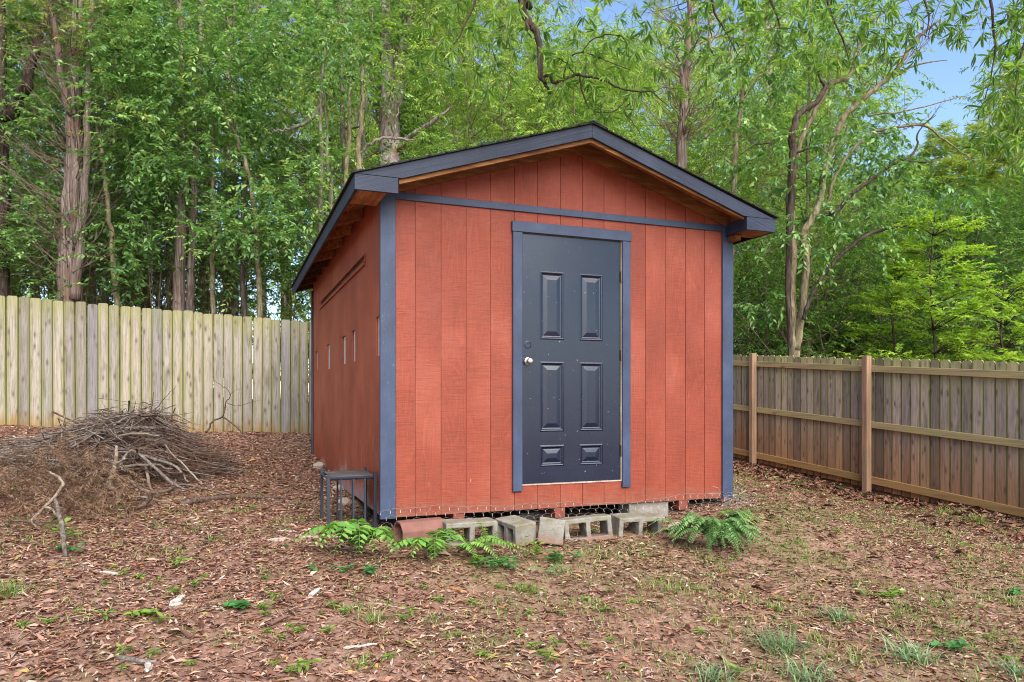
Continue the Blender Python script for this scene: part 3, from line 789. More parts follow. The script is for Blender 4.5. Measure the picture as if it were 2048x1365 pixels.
def sprays(rng, C, D, length, nleaf, L, W, droop=.25, tone=None, six=False, whorl=False):
    """leafy twigs. C,D (n,3). returns leaf V,F,tone and twig V,F"""
    n = len(C); D = norm(D)
    if not hasattr(length, '__len__'): length = length*rng.uniform(.6, 1.3, n)
    side = norm(np.cross(D, np.array([0,0,1.0])+rng.normal(0,.25,(n,3))))
    if whorl: t = np.tile(1-.12*rng.random(nleaf), (n,1))
    else: t = (np.arange(nleaf)+.6+rng.uniform(-.3,.3,(n,nleaf)))/nleaf
    sg = np.where(np.arange(nleaf)%2 == 0, 1, -1)[None,:]*np.ones((n,1))
    base = C[:,None]+D[:,None]*(t*length[:,None])[...,None]+np.array([0,0,-1])*(droop*(t**2)*length[:,None])[...,None]
    if whorl:
        q = rng.uniform(0, 2*pi, (n, nleaf)); up = np.cross(side, D)
        d = D[:,None]*.55+side[:,None]*np.cos(q)[...,None]+up[:,None]*np.sin(q)[...,None]
    else:
        d = D[:,None]*rng.uniform(.25,.75,(n,nleaf,1))+side[:,None]*sg[...,None]*rng.uniform(.6,1,(n,nleaf,1))
    d = d+np.array([0,0,-1])*(droop*1.2)+rng.normal(0,.22,(n,nleaf,3))
    d = norm(d)
    nr = norm(np.array([0,0,1.0])+rng.normal(0,.42,(n,nleaf,3)))
    Lr = L*rng.uniform(.6,1.2,(n,nleaf)); Wr = Lr*W/L*rng.uniform(.8,1.15,(n,nleaf))
    V, F, k = leaf_arrays(base.reshape(-1,3), d.reshape(-1,3), nr.reshape(-1,3), Lr.ravel(), Wr.ravel(), six)
    if tone is None: tone = rng.beta(2.2, 2.6, n)
    tn = np.clip(tone[:,None]+rng.normal(0,.16,(n,nleaf)), 0, 1).ravel().repeat(k)
    # twig, 3 sided, 3 rings
    tw = []
    a = side; b = np.cross(D, side); tt = np.array([0,.5,1.0]); rr = np.array([.0045,.003,.0012])*(length.mean()/.45)
    for ti, r in zip(tt, rr):
        c = C+D*(ti*length)[:,None]+np.array([0,0,-1])*(droop*ti**2*length)[:,None]
        for j in range(3): tw.append(c+r*(cos(2*pi*j/3)*a+sin(2*pi*j/3)*b))
    TV = np.stack(tw, 1).reshape(-1,3); i = np.arange(n)[:,None]*9; TF = []
    for g in range(2):
        for j in range(3): TF.append(i+np.array([g*3+j, g*3+(j+1)%3, (g+1)*3+(j+1)%3, (g+1)*3+j]))
    return V, F, tn, TV, np.concatenate(TF)
def crown_object(name, rng, C, D, leaf_mat, parent=None, length=.45, nleaf=14, L=.1, W=.045, droop=.25, tone=None, twig_mat=None, **kw):
    V, F, tn, TV, TF = sprays(rng, C, D, length, nleaf, L, W, droop, tone, **kw)
    VV_ = np.concatenate([V, TV]); 
    return npmesh(name, VV_, [(F, 0), (TF+len(V), 1)], [leaf_mat, twig_mat or M['twig']], parent, np.concatenate([tn, np.full(len(TV), .3)]))
def column_pts(rng, n, r, z0, z1, rlow=.7, rtop=.6, hollow=.35, clumps=26, spread=.55):
    """clumpy points filling a tall crown"""
    zc = z0+(z1-z0)*rng.random(clumps); t = (zc-z0)/(z1-z0)
    rad = r*(rlow+(1-rlow)*np.clip(t*3,0,1))*(1-(1-rtop)*np.clip((t-.6)/.4,0,1))
    q = rng.uniform(0,2*pi,clumps); rr = rad*np.sqrt(rng.uniform(hollow**2,1,clumps))
    cc = np.stack([rr*np.cos(q), rr*np.sin(q), zc], 1)
    k = rng.integers(0, clumps, n)
    sp_ = spread*rng.uniform(.6,1.3,clumps)[k][:,None]
    C = cc[k]+rng.normal(0,1,(n,3))*sp_*np.array([1,1,.62])
    out = norm(np.stack([C[:,0], C[:,1], np.zeros(n)],1))
    D = out*.8+rng.normal(0,.5,(n,3))+np.array([0,0,.12])
    tone = np.clip(.25+.35*(rng.random(clumps)[k])+rng.normal(0,.12,n)+.12*t[k], 0, 1)
    return C, D, tone, cc
def trunk_object(name, rng, main, rad, mat, parent=None, limbs=None, k=9, wob=.02):
    m_ = MB()
    p, r = smooth_path(main, rad, 5, wob, rng); m_.tube(p, r, k)
    for (lp, lr) in (limbs or []):
        p, r = smooth_path(lp, lr, 4, wob*.5, rng); m_.tube(p, r, 6)
    return m_.build(name, mat, parent, smooth=True)
def branch_limbs(rng, cc, hgt, r0, zlow, lean):
    """a limb from the trunk to each foliage clump"""
    out = []
    for c in cc:
        zb = max(zlow*.6, c[2]-rng.uniform(.4,1.3)); f = zb/hgt
        b = np.array([lean[0]*f*f, lean[1]*f*f, zb]); m = b*.45+c*.55+np.array([0,0,-.12])+rng.normal(0,.1,3)
        r = r0*(1-.75*f)*.42
        out.append(([b, m, c], [r, r*.6, r*.22]))
        for j in range(3):
            e = c+rng.normal(0,.5,3); out.append(([m, (m+e)/2+rng.normal(0,.08,3), e], [r*.4, r*.3, .004]))
    return out
def make_tree(name, rng, leaf_mat, bark, hgt, r0, crown_r, z0, z1, n_sprays, label, cat, group, length=.45, nleaf=14, L=.1, W=.045, droop=.25, clumps=26, spread=.5, stems=1, hollow=.3, tone_add=0, rlow=.7):
    root = empty(name, (0,0,0)); tag(root, label, cat, group)
    lean = rng.normal(0,.5,2)
    C, D, tone, cc = column_pts(rng, n_sprays, crown_r, z0, z1, clumps=clumps, spread=spread, hollow=hollow, rlow=rlow)
    lim = branch_limbs(rng, cc, hgt, r0, z0, lean)
    for s in range(stems-1):
        e = rng.normal(0,.8,2)+lean
        lim.append(([np.array([rng.normal(0,.12),rng.normal(0,.12),-.2]), np.array([e[0]*.3, e[1]*.3, hgt*.35]), np.array([e[0], e[1], hgt*.8])], [r0*.7, r0*.5, r0*.15]))
    trunk_object('trunk', rng, [(0,0,-.4),(lean[0]*.08,lean[1]*.08,hgt*.3),(lean[0]*.4,lean[1]*.4,hgt*.65),(lean[0],lean[1],hgt)], [r0*1.15,r0*.85,r0*.55,r0*.15], bark, root, lim)
    crown_object('crown', rng, C, D, leaf_mat, root, length, nleaf, L, W, droop, np.clip(tone+tone_add,0,1))
    return root
def copy_tree(root, loc, rz, sc, label=None, group=None):
    c = root.copy(); COL.objects.link(c); c.location = loc; c.rotation_euler = (0,0,rz); c.scale = (sc, sc, sc)
    if label: c['label'] = label
    if group: c['group'] = group
    for ch in list(root.children):
        d = ch.copy(); COL.objects.link(d); d.parent = c
    return c

# ------------------------------------------------------------------ the wood beyond the fences
rng = np.random.default_rng(77)
GU = 'understory trees beyond the fences'
LAB = {
 'oval': 'slim understory tree with glossy oval mid green leaves beyond the left fence',
 'lance': 'feathery understory tree with narrow yellow green leaves behind the shed roof',
 'mid': 'leafy understory tree with dense mid green foliage beyond the right fence',
 'shrub': 'low leafy bush growing up behind the fence boards',
 'shrub2': 'straggly twiggy bush with sparse leaves behind the fence boards',
 'pine': 'tall pine trunk with pale plated bark deep in the wood'}
protos = {}
def mk(kind, i, **kw):
    protos.setdefault(kind, []).append((make_tree(**kw)))
for i in range(3):
    mk('oval', i, name='understory_tree', rng=rng, leaf_mat=M['leaf_oval'], bark=M['bark_grey'], hgt=10, r0=.085, crown_r=1.75, z0=2.9, z1=11, n_sprays=1150, label=LAB['oval'], cat='tree', group='oval leaved understory trees', L=.105, W=.052, clumps=38, spread=.46, stems=2)
for i in range(3):
    mk('lance', i, name='understory_tree', rng=rng, leaf_mat=M['leaf_lance'], bark=M['bark_tan'], hgt=10, r0=.075, crown_r=1.9, z0=1.6, z1=11, n_sprays=1350, label=LAB['lance'], cat='tree', group='narrow leaved understory trees', L=.115, W=.030, droop=.4, clumps=44, spread=.5, stems=2, nleaf=16)
for i in range(3):
    mk('mid', i, name='understory_tree', rng=rng, leaf_mat=M['leaf_mid'], bark=M['bark_grey'], hgt=8.5, r0=.08, crown_r=1.9, z0=1.6, z1=9.2, n_sprays=1300, label=LAB['mid'], cat='tree', group='dense leaved understory trees', L=.10, W=.042, droop=.3, clumps=44, spread=.48, stems=2)
for i in range(3):
    mk('shrub', i, name='woodland_bush', rng=rng, leaf_mat=M['leaf_mid'], bark=M['twig'], hgt=3.6, r0=.03, crown_r=1.1, z0=.5, z1=3.9, n_sprays=360, label=LAB['shrub'], cat='bush', group='leafy bushes behind the fences', L=.09, W=.045, clumps=20, spread=.30, stems=6)
for i in range(2):
    mk('shrub2', i, name='woodland_bush', rng=rng, leaf_mat=M['leaf_oval'], bark=M['twig'], hgt=4.5, r0=.028, crown_r=1.3, z0=1.2, z1=4.8, n_sprays=130, label=LAB['shrub2'], cat='bush', group='sparse bushes behind the fences', L=.09, W=.045, clumps=26, spread=.35, stems=8)
def mk_pine(i):
    root = empty('pine_tree', (0,0,0)); tag(root, LAB['pine'], 'tree', 'pale pine trunks deep in the wood')
    h = 24
    limbs = []
    C, D, tone, cc = column_pts(rng, 520, 2.6, 13, 24, clumps=26, spread=.6)
    lean = rng.normal(0,.6,2)
    lim = branch_limbs(rng, cc, h, .2, 13, lean)
    for j in range(9):
        z = rng.uniform(4, 13); q = rng.uniform(0, 2*pi); l = rng.uniform(.5, 1.6); f = z/h
        b = np.array([lean[0]*f*f, lean[1]*f*f, z]); lim.append(([b, b+np.array([cos(q)*l*.5, sin(q)*l*.5, .1]), b+np.array([cos(q)*l, sin(q)*l, rng.uniform(-.3,.5)])], [.02,.014,.004]))
    trunk_object('trunk', rng, [(0,0,-.4),(lean[0]*.1,lean[1]*.1,8),(lean[0]*.4,lean[1]*.4,16),(lean[0],lean[1],h)], [.19,.15,.11,.03], M['bark_pine'], root, lim, wob=.03)
    crown_object('crown', rng, C, D, M['leaf_pine'], root, .5, 34, .22, .010, .1, tone)
    return root
protos['pine'] = [mk_pine(0), mk_pine(1)]
used = {}
def put(kind, u, v, rz=None, sc=1.0, label=None):
    lst = protos[kind]; i = used.get(kind, 0); used[kind] = i+1
    r = lst[i % len(lst)]; rz = rng.uniform(0, 2*pi) if rz is None else rz
    loc = (u, v, gzf(u, v)-.05)
    if i < len(lst):
        r.location = loc; r.rotation_euler = (0,0,rz); r.scale = (sc,sc,sc)
        if label: r['label'] = label
        return r
    return copy_tree(r, loc, rz, sc, label)
def outside(u, v, m=.8): return v > 6.95+m or u > 7.5+m
def place(kind, px, Z, sc=1.0):
    X = (px-CX)/F_PX*Z; u, v = camuv(X, Z)
    if not outside(u, v): return None
    return put(kind, u, v, sc=sc)
# rows measured by bearing and distance from the survey point; every tree stands on the ground where it grows
ZONE = lambda px: 'beyond the pale left fence' if px < 640 else ('behind the shed' if px < 1480 else 'beyond the right fence')
WHAT = {'oval': ('slim tree with glossy oval green leaves', 'oval leaved trees'), 'lance': ('feathery tree with narrow yellow green leaves', 'narrow leaved trees'),
 'mid': ('leafy tree with dense mid green foliage', 'dense leaved trees'), 'shrub': ('low leafy bush', 'leafy bushes'), 'shrub2': ('straggly bush with sparse oval leaves', 'straggly bushes'), 'pine': ('tall pine with pale plated bark and bare lower trunk', 'pines')}
def kind_at(px, r):
    if px < 560: return 'oval' if r < .75 else 'lance'
    if px < 760: return 'oval' if r < .4 else 'lance'
    if px < 1500: return 'lance' if r < .85 else 'mid'
    return 'mid' if r < .5 else ('lance' if r < .85 else 'oval')
def top_limit(px, Z, sc):
    """the canopy is open in two places: to the right of the shed and over its ridge"""
    m = 1.5*F_PX*sc/Z
    if 1790-m < px < 1985+m: return 345
    if 1110-m*.5 < px < 1245+m*.5: return 110
    return None
HG = {'oval': 11, 'lance': 11, 'mid': 9.3, 'shrub': 4.1, 'shrub2': 4.9, 'pine': 24}
def grow(px, Z, sc, kind=None):
    if Z < 16.6 and (730 < px < 850 or 480 < px < 640): return
    if 16.6 < Z < 24 and 500 < px < 620: return
    if px < 700 and Z > 17 and rng.random() < .45 and kind is None: return
    kind = kind or kind_at(px, rng.random())
    lim = top_limit(px, Z, sc)
    if lim is not None:
        hmax = 1.0+(CY-lim)/F_PX*Z
        if kind == 'oval': kind = 'lance'
        if HG[kind]*sc > hmax:
            if lim > 200 and kind != 'shrub': kind = 'mid'
            sc = hmax/HG[kind]
    o = place(kind, px, Z, sc)
    if o is not None: o['label'] = WHAT[kind][0]+' '+ZONE(px); o['group'] = WHAT[kind][1]+' '+ZONE(px)
for lo, hi, step, z0, z1, s0, s1 in ((-420, 2620, 112, 14.0, 16.2, .85, 1.1), (-500, 2700, 92, 18, 22, .95, 1.15), (-600, 2800, 105, 25, 31, 1.2, 1.5), (-600, 2800, 150, 34, 42, 1.5, 1.9)):
    for px in np.arange(lo, hi, step): grow(px+rng.uniform(-40,40), rng.uniform(z0, z1), rng.uniform(s0, s1))
# bushes along the fence foot
for px in np.arange(1440, 2700, 72): grow(px+rng.uniform(-30,30), rng.uniform(12.6,14.5), rng.uniform(.75,1.15), 'shrub')
for px in np.arange(1440, 2700, 90): grow(px+rng.uniform(-30,30), rng.uniform(15.5,18), rng.uniform(1.1,1.5), 'shrub')
for px in np.arange(1400, 2700, 110): grow(px+rng.uniform(-30,30), rng.uniform(19,23), rng.uniform(1.4,1.8), 'shrub')
for px in np.arange(-400, 1000, 105): grow(px+rng.uniform(-40,40), rng.uniform(13.2,15.5), rng.uniform(.8,1.0), 'shrub2' if rng.random() < .6 else 'shrub')
for px in np.arange(-400, 1000, 120): grow(px+rng.uniform(-40,40), rng.uniform(19,24), rng.uniform(1.0,1.4), 'shrub')
# pines standing deeper in the wood
for px in list(np.arange(-500, 1000, 47))+list(np.arange(1000, 2600, 130)):
    x = px+rng.uniform(-22,22); Z = rng.uniform(18, 42)
    if 1700 < x < 2100 or 1060 < x < 1290: continue
    grow(x, Z, rng.uniform(.8,1.2), 'pine')
for kx, kz, ks in ((533, 23, .85), (597, 22, .85)): grow(kx, kz, ks, 'pine')
grow(2045, 26, .5, 'pine'); grow(1880, 36, .56, 'pine')
# the wood closes far behind: one leafy mass
r2 = np.random.default_rng(5)
n = 2300; az = r2.uniform(-62, 62, n); Zf = r2.uniform(48, 66, n)
X = np.tan(np.radians(az*.75))*Zf; uu = CAM[0]+X*ct+Zf*st; vv = CAM[1]-X*st+Zf*ct
pxx = CX+F_PX*X/Zf
zmax = np.where((pxx > 1690) & (pxx < 2000), 15, np.where((pxx > 1060) & (pxx < 1290), 26, 30))
zz = 1+zmax*r2.random(n)**.9
keepf = ~((pxx < 760) & (r2.random(n) < .6)); uu, vv, zz = uu[keepf], vv[keepf], zz[keepf]; n = len(uu)
C = np.stack([uu, vv, zz], 1)
far = crown_object('distant_wood', r2, C, r2.normal(0,1,(n,3)), M['leaf_lance'], None, 1.8, 26, .62, .30, .2, np.clip(r2.beta(2,2,n)+.1,0,1))
tag(far, 'far off green wood closing the view behind the trees', 'wood', kind='stuff')
# undergrowth on the wood floor close to the fences is the same kind of mass
# ------------------------------------------------------------------ trees one can tell apart
rng = np.random.default_rng(303)
def px_path(pts): return [P(a, b, Z) for a, b, Z in pts]
def named_tree(name, label, cat, bark, stems, group=None, crown=None, twigs=None, wob=.015):
    """stems: list of (pixel polyline with depth, radii in metres); the first reaches the ground"""
    first = px_path(stems[0][0]); b = first[0].copy(); z = gzf(b[0], b[1])-.1
    root = empty(name, (b[0], b[1], z)); tag(root, label, cat, group)
    off = np.array([b[0], b[1], z])
    m_ = MB()
    for i, (pp, rr) in enumerate(stems):
        w = px_path(pp); rr = list(rr)
        if i == 0: w = [np.array([b[0]+rng.normal(0,.04), b[1], z-.2])]+w; rr = [rr[0]*1.15]+rr
        p, r = smooth_path([q-off for q in w], rr, 5, wob, rng); m_.tube(p, r, 10)
    m_.build('trunk', bark, root, smooth=True)
    if twigs:
        tm = MB()
        for (pp, rr, cnt, ln, spread) in twigs:
            w = smooth_path([q-off for q in px_path(pp)], None, 6)
            for _ in range(cnt):
                i = rng.integers(0, len(w)-1); a = w[i]+(w[i+1]-w[i])*rng.random(); q = rng.uniform(0,2*pi); l = ln*rng.uniform(.4,1.3)
                d = norm(np.array([cos(q)*spread, sin(q)*spread, rng.uniform(.2,1.0)])+rng.normal(0,.15,3))
                e1 = a+d*l*.5+rng.normal(0,.05,3)*l; e2 = a+d*l+np.array([0,0,.1*l])+rng.normal(0,.1,3)*l
                p, r = smooth_path([a, e1, e2], [rr, rr*.7, rr*.25], 3, .008, rng); tm.tube(p, r, 4, False)
                for _ in range(3):
                    k = rng.integers(1, len(p)-1); f = p[k]+norm(d+rng.normal(0,.6,3))*l*rng.uniform(.15,.4)
                    tm.tube([p[k], (p[k]+f)/2+rng.normal(0,.02,3), f], [rr*.45, rr*.35, rr*.15], 3, False)
        tm.build('twigs', M['twig'], root)
    if crown:
        for (C, D, tone, kw) in crown:
            crown_object('crown', rng, np.array(C)-off, np.array(D), parent=root, tone=tone, **kw)
    return root
def cloud(specs):
    """specs: (px,py,Z, rx_m, rz_m, n) clumps -> spray points"""
    Cs, Ds, T = [], [], []
    for (px, py, Z, rx, rz, n) in specs:
        c = P(px, py, Z); o = rng.normal(0, 1, (n,3))*np.array([rx, rx*.8, rz])*.55
        Cs.append(c+o); Ds.append(o*1.2+rng.normal(0,.45,(n,3))+np.array([0,0,-.05])); T.append(np.clip(rng.normal(.5,.18,n)+rng.normal(0,.12),0,1))
    return np.concatenate(Cs), np.concatenate(Ds), np.concatenate(T)
# left side
named_tree('cedar_tree', 'reddish shaggy barked cedar with two stems and many bare twigs near the left edge', 'tree', M['bark_cedar'],
  [([(138,610,12.8),(140,480,12.8),(149,380,12.8),(147,230,12.8),(152,110,12.8),(154,0,12.8),(155,-260,12.8)], [.20,.165,.15,.125,.105,.09,.04]),
   ([(150,600,12.7),(160,470,12.7),(172,330,12.6),(176,180,12.7),(184,0,12.8),(190,-150,12.9)], [.09,.075,.06,.05,.04,.02]),
   ([(146,230,12.7),(132,200,12.6),(122,150,12.6),(112,70,12.6),(98,-60,12.6)], [.075,.06,.055,.045,.03]),
   ([(158,600,12.75),(128,560,12.7),(128,430,12.7),(136,300,12.8)], [.05,.06,.05,.03])],
  twigs=[([(140,560,12.8),(150,300,12.8),(152,-100,12.8)], .011, 190, 1.15, 1.0), ([(112,150,12.6),(98,-60,12.6)], .010, 50, .9, 1.0)], wob=.012,
  crown=[(*cloud([(60,-40,12.4,.8,.6,50),(190,40,12.4,.6,.5,40),(100,70,12.6,.5,.5,25)]), dict(leaf_mat=M['leaf_pine'], length=.35, nleaf=26, L=.10, W=.010, droop=.2))])
named_tree('dark_tree', 'dark trunked tree cut by the left edge with a thick curved side limb', 'tree', M['bark_dark'],
  [([(4,600,13.4),(2,400,13.4),(4,230,13.4),(-2,60,13.4),(-8,-260,13.4)], [.12,.11,.10,.09,.05]),
   ([(4,236,13.4),(24,226,13.2),(40,200,13.1),(52,170,13.0),(60,130,13.0),(76,80,13.0),(98,20,13.0),(110,-90,13.0)], [.10,.10,.10,.095,.08,.07,.05,.02]),
   ([(10,372,13.4),(45,392,13.0),(75,420,12.6)], [.03,.018,.006])],
  twigs=[([(60,130,13),(110,-60,13)], .012, 22, .9, 1.0)])
PT = 'twin dark trunks right of the cedar'
def slender(label, pts, rad, bark, leafy=None, wob=.012, limbs=None):
    cr = None
    if leafy: cr = [(*cloud(leafy), dict(leaf_mat=M['leaf_oval'], length=.42, nleaf=14, L=.105, W=.052, droop=.25))]
    return named_tree('slender_tree', label, 'tree', bark, [(pts, rad)]+(limbs or []), crown=cr, wob=wob)
slender('brown ridged trunk, left and thicker of a close pair right of the cedar', [(357,640,13.6),(361,500,13.6),(364,400,13.6),(366,250,13.6),(362,120,13.6),(352,-150,13.6)], [.115,.10,.085,.07,.055,.02], M['bark_cedar'],
  leafy=[(330,120,12.9,1.1,.7,110),(250,190,12.7,.8,.6,90),(290,60,12.8,1.0,.6,100),(400,90,12.9,1.0,.7,110),(300,260,12.7,.9,.5,90),(225,120,12.7,.6,.5,60),(430,200,12.9,.8,.6,90),(330,340,12.7,.7,.4,50),(250,320,12.8,.5,.35,34),(380,320,12.7,.7,.5,60),(470,120,12.9,.8,.6,80),(300,450,12.6,.6,.3,30),(420,470,12.7,.5,.3,26)])
slender('thinner brown trunk, right one of a close pair right of the cedar', [(380,640,13.7),(386,480,13.7),(388,380,13.7),(395,230,13.7),(402,60,13.7),(405,-150,13.7)], [.08,.07,.065,.05,.04,.02], M['bark_cedar'])
slender('pale lichened sapling stem bending left behind the left fence', [(234,650,13),(228,540,13),(218,440,13),(206,330,13),(196,270,13),(180,200,13)], [.055,.05,.042,.036,.03,.012], M['bark_tan'],
  leafy=[(200,470,12.9,.5,.3,14),(250,520,12.6,.5,.25,22),(215,560,12.6,.45,.2,16)])
slender('thin straight pole of a tree between the trunk pair and the shed', [(427,650,13.4),(425,520,13.4),(430,440,13.4),(424,300,13.4),(428,150,13.4)], [.045,.042,.038,.03,.012], M['bark_tan'])
slender('tan leaning sapling bowed to the left in front of the bushes', [(520,680,13.2),(516,520,13.2),(510,430,13.2),(492,330,13.2),(470,270,13.2),(436,180,13.2),(420,120,13.2)], [.05,.045,.04,.036,.03,.02,.008], M['bark_tan'],
  leafy=[(455,190,13,.7,.5,36),(520,360,13,.6,.5,30),(560,450,12.8,.8,.5,60),(480,460,12.8,.7,.4,50),(600,400,12.8,.7,.5,50)],
  limbs=[([(500,350,13.2),(470,330,13.0),(440,322,12.9)], [.018,.012,.005])])
slender('dark thin trunk with a long side branch pointing left near the shed eave', [(488,700,13.3),(486,560,13.3),(484,420,13.4),(500,340,13.4)], [.05,.045,.035,.012], M['bark_dark'])
slender('dark forked sapling with a low arm reaching left, left of the big lichened trunk', [(632,700,13.0),(640,420,13.0),(643,300,13.0),(641,200,13.0),(650,90,13.0)], [.05,.045,.04,.03,.012], M['bark_grey'],
  leafy=[(620,120,12.8,1.1,.7,80),(560,60,12.8,1.0,.6,70),(690,90,12.8,.9,.7,60),(660,330,12.7,.7,.4,40)],
  limbs=[([(640,210,13),(620,240,12.9),(590,255,12.8),(560,262,12.8),(535,268,12.8)], [.04,.035,.03,.018,.006]), ([(600,250,12.9),(575,285,12.8)], [.018,.006])])
slender('leaning grey stem just left of the big lichened trunk', [(672,700,13.2),(664,420,13.2),(655,300,13.2),(648,180,13.2)], [.045,.04,.03,.012], M['bark_grey'])
slender('upright tan pole, left of three thin stems beside the big lichened trunk', [(693,700,13.5),(690,400,13.5),(697,280,13.5),(700,150,13.5)], [.05,.045,.038,.015], M['bark_tan'])
slender('crooked tan pole, right of three thin stems beside the big lichened trunk', [(722,700,13.6),(720,420,13.6),(718,300,13.6),(725,200,13.6),(720,100,13.6)], [.065,.055,.05,.04,.015], M['bark_tan'])
named_tree('forked_tree', 'big lichened trunk that forks in two above the left roof slope', 'tree', M['bark_pine'],
  [([(784,640,14.6),(783,400,14.6),(780,300,15.2),(778,210,15.2),(776,140,15.2),(772,60,15.2),(768,-200,15.2)], [.25,.235,.225,.20,.13,.115,.05]),
   ([(782,230,15.2),(797,160,15.3),(803,90,15.3),(822,30,15.3),(840,-150,15.3)], [.17,.15,.13,.11,.05]),
   ([(795,300,15.1),(810,285,14.8),(828,268,14.6),(870,240,14.3),(905,215,14.1)], [.05,.06,.05,.04,.01]),
   ([(719,306,14.2),(735,292,14.2),(760,279,14.2),(790,277,14.3),(830,281,14.4)], [.02,.03,.028,.025,.012]),
   ([(788,278,14.4),(792,240,14.3),(802,205,14.2)], [.02,.018,.006])],
  crown=[(*cloud([(800,60,14.4,1.0,.7,60),(740,150,14.4,.7,.5,40),(860,140,14.4,.9,.6,60),(690,200,14.2,.7,.5,40)]), dict(leaf_mat=M['leaf_lance'], length=.42, nleaf=14, L=.11, W=.035, droop=.3))])
# behind the right roof slope
named_tree('cedar_tree', 'thin cedar with a fan of bare upswept twigs above the right roof slope', 'tree', M['bark_cedar'],
  [([(1352,640,15.3),(1358,400,15.3),(1362,300,15.3),(1370,180,15.3),(1376,90,15.3),(1384,0,15.3),(1392,-200,15.3)], [.14,.125,.115,.10,.085,.07,.03]),
   ([(1366,160,15.3),(1358,120,15.2),(1352,90,15.2)], [.04,.03,.008])],
  twigs=[([(1362,300,15.3),(1372,150,15.3),(1392,-150,15.3)], .013, 150, 1.0, .9)])
slender('pale smooth trunk rising right behind the shed corner', [(1452,720,14.3),(1458,600,14.3),(1464,480,14.3),(1470,300,14.3),(1486,180,14.3),(1490,60,14.3)], [.085,.075,.065,.055,.045,.02], M['bark_tan'],
  limbs=[([(1486,190,14.3),(1520,150,14.3),(1560,110,14.3)], [.04,.03,.01])])
CR = cloud([(1560,330,12.3,.9,.5,60),(1500,250,12.4,.8,.5,60),(1640,380,12.3,.9,.45,60),(1560,470,12.2,.6,.35,34),(1530,600,12.0,.45,.25,18),(1640,480,12.0,.7,.3,36),(1720,440,12.2,.9,.4,60),
    (1745,235,12.5,.6,.5,60),(1700,290,12.4,.8,.5,60),(1830,330,12.4,.9,.35,50),(1760,360,12.3,.9,.4,60),(1550,120,12.5,1.0,.7,80),(1640,60,12.5,1.1,.7,80),(1760,60,12.5,.6,.5,32),(1480,60,12.4,1.0,.8,80),(1900,380,12.3,.8,.4,50)])
named_tree('spreading_tree', 'multi stemmed tree spreading right of the shed with one dark and two pale limbs', 'tree', M['bark_tan'],
  [([(1588,720,12.4),(1584,660,12.4),(1581,560,12.4),(1584,500,12.4),(1580,400,12.4),(1586,300,12.4)], [.105,.095,.085,.082,.065,.045]),
   ([(1592,700,12.35),(1604,620,12.3),(1612,520,12.3),(1606,470,12.3),(1624,440,12.3),(1640,400,12.3),(1652,330,12.3),(1680,250,12.3),(1712,210,12.3),(1760,170,12.3),(1795,136,12.3),(1830,80,12.3),(1852,62,12.3),(1880,40,12.2)], [.072,.064,.06,.06,.06,.056,.052,.048,.044,.040,.037,.032,.022,.010]),
   ([(1592,320,12.5),(1605,270,12.5),(1622,240,12.5),(1650,185,12.5),(1672,164,12.5),(1700,152,12.5),(1712,110,12.5),(1730,65,12.5),(1760,30,12.5),(1830,-10,12.5)], [.04,.042,.044,.042,.040,.040,.034,.028,.022,.012]),
   ([(1690,156,12.5),(1740,130,12.4),(1820,108,12.3)], [.026,.018,.006]), ([(1795,150,12.3),(1840,128,12.2),(1895,122,12.1)], [.022,.015,.005]),
   ([(1655,420,12.3),(1664,370,12.3),(1690,320,12.2),(1730,275,12.2),(1790,255,12.1),(1850,252,12.0),(1880,275,12.0),(1930,310,12.0),(1960,330,12)], [.028,.026,.024,.022,.02,.018,.014,.01,.004]),
   ([(1735,232,12.3),(1800,225,12.2),(1880,205,12.1),(1940,190,12.1)], [.016,.014,.01,.004])],
  crown=[(CR[0][::2], CR[1][::2], CR[2][::2]*.75, dict(leaf_mat=M['leaf_oval'], length=.42, nleaf=13, L=.118, W=.056, droop=.45))], wob=.008,
  twigs=[([(1700,220,12.3),(1795,136,12.3),(1880,60,12.2)], .008, 26, .8, 1.0), ([(1730,275,12.2),(1850,252,12.0)], .006, 16, .6, 1.0)])
dk = MB()
named_tree('dark_limbed_tree', 'dark barked stems in front of the spreading tree, one curving up to a broken stub', 'tree', M['bark_dark'],
  [([(1580,700,12.25),(1576,560,12.2),(1582,420,12.2),(1587,310,12.2),(1584,280,12.2),(1592,240,12.2),(1606,222,12.2),(1632,205,12.2),(1648,180,12.2),(1660,168,12.2)], [.04,.05,.06,.062,.06,.058,.05,.045,.045,.03]),
   ([(1625,440,12.3),(1650,428,12.2),(1672,424,12.1),(1705,388,12.0),(1735,366,12.0),(1770,340,11.9),(1810,318,11.9),(1832,300,11.9),(1838,262,11.9),(1872,230,11.9)], [.045,.04,.036,.033,.030,.027,.024,.019,.012,.005]),
   ([(1800,318,11.9),(1850,325,11.8),(1890,308,11.8)], [.018,.014,.004]),
   ([(1606,640,12.2),(1620,600,12.1),(1655,540,12.0),(1700,495,11.9),(1740,468,11.9),(1790,456,11.8),(1815,452,11.8)], [.03,.034,.034,.032,.028,.02,.008]),
   ([(1592,238,12.2),(1594,212,12.2)], [.028,.014]), ([(1652,176,12.2),(1640,155,12.15),(1634,142,12.1)], [.03,.025,.012]), ([(1586,278,12.2),(1570,268,12.1),(1540,285,12.0),(1510,290,12),(1474,315,12)], [.026,.02,.016,.012,.005]),
   ([(1590,308,12.2),(1610,300,12.1),(1640,294,12.0)], [.025,.018,.006])], wob=.006)
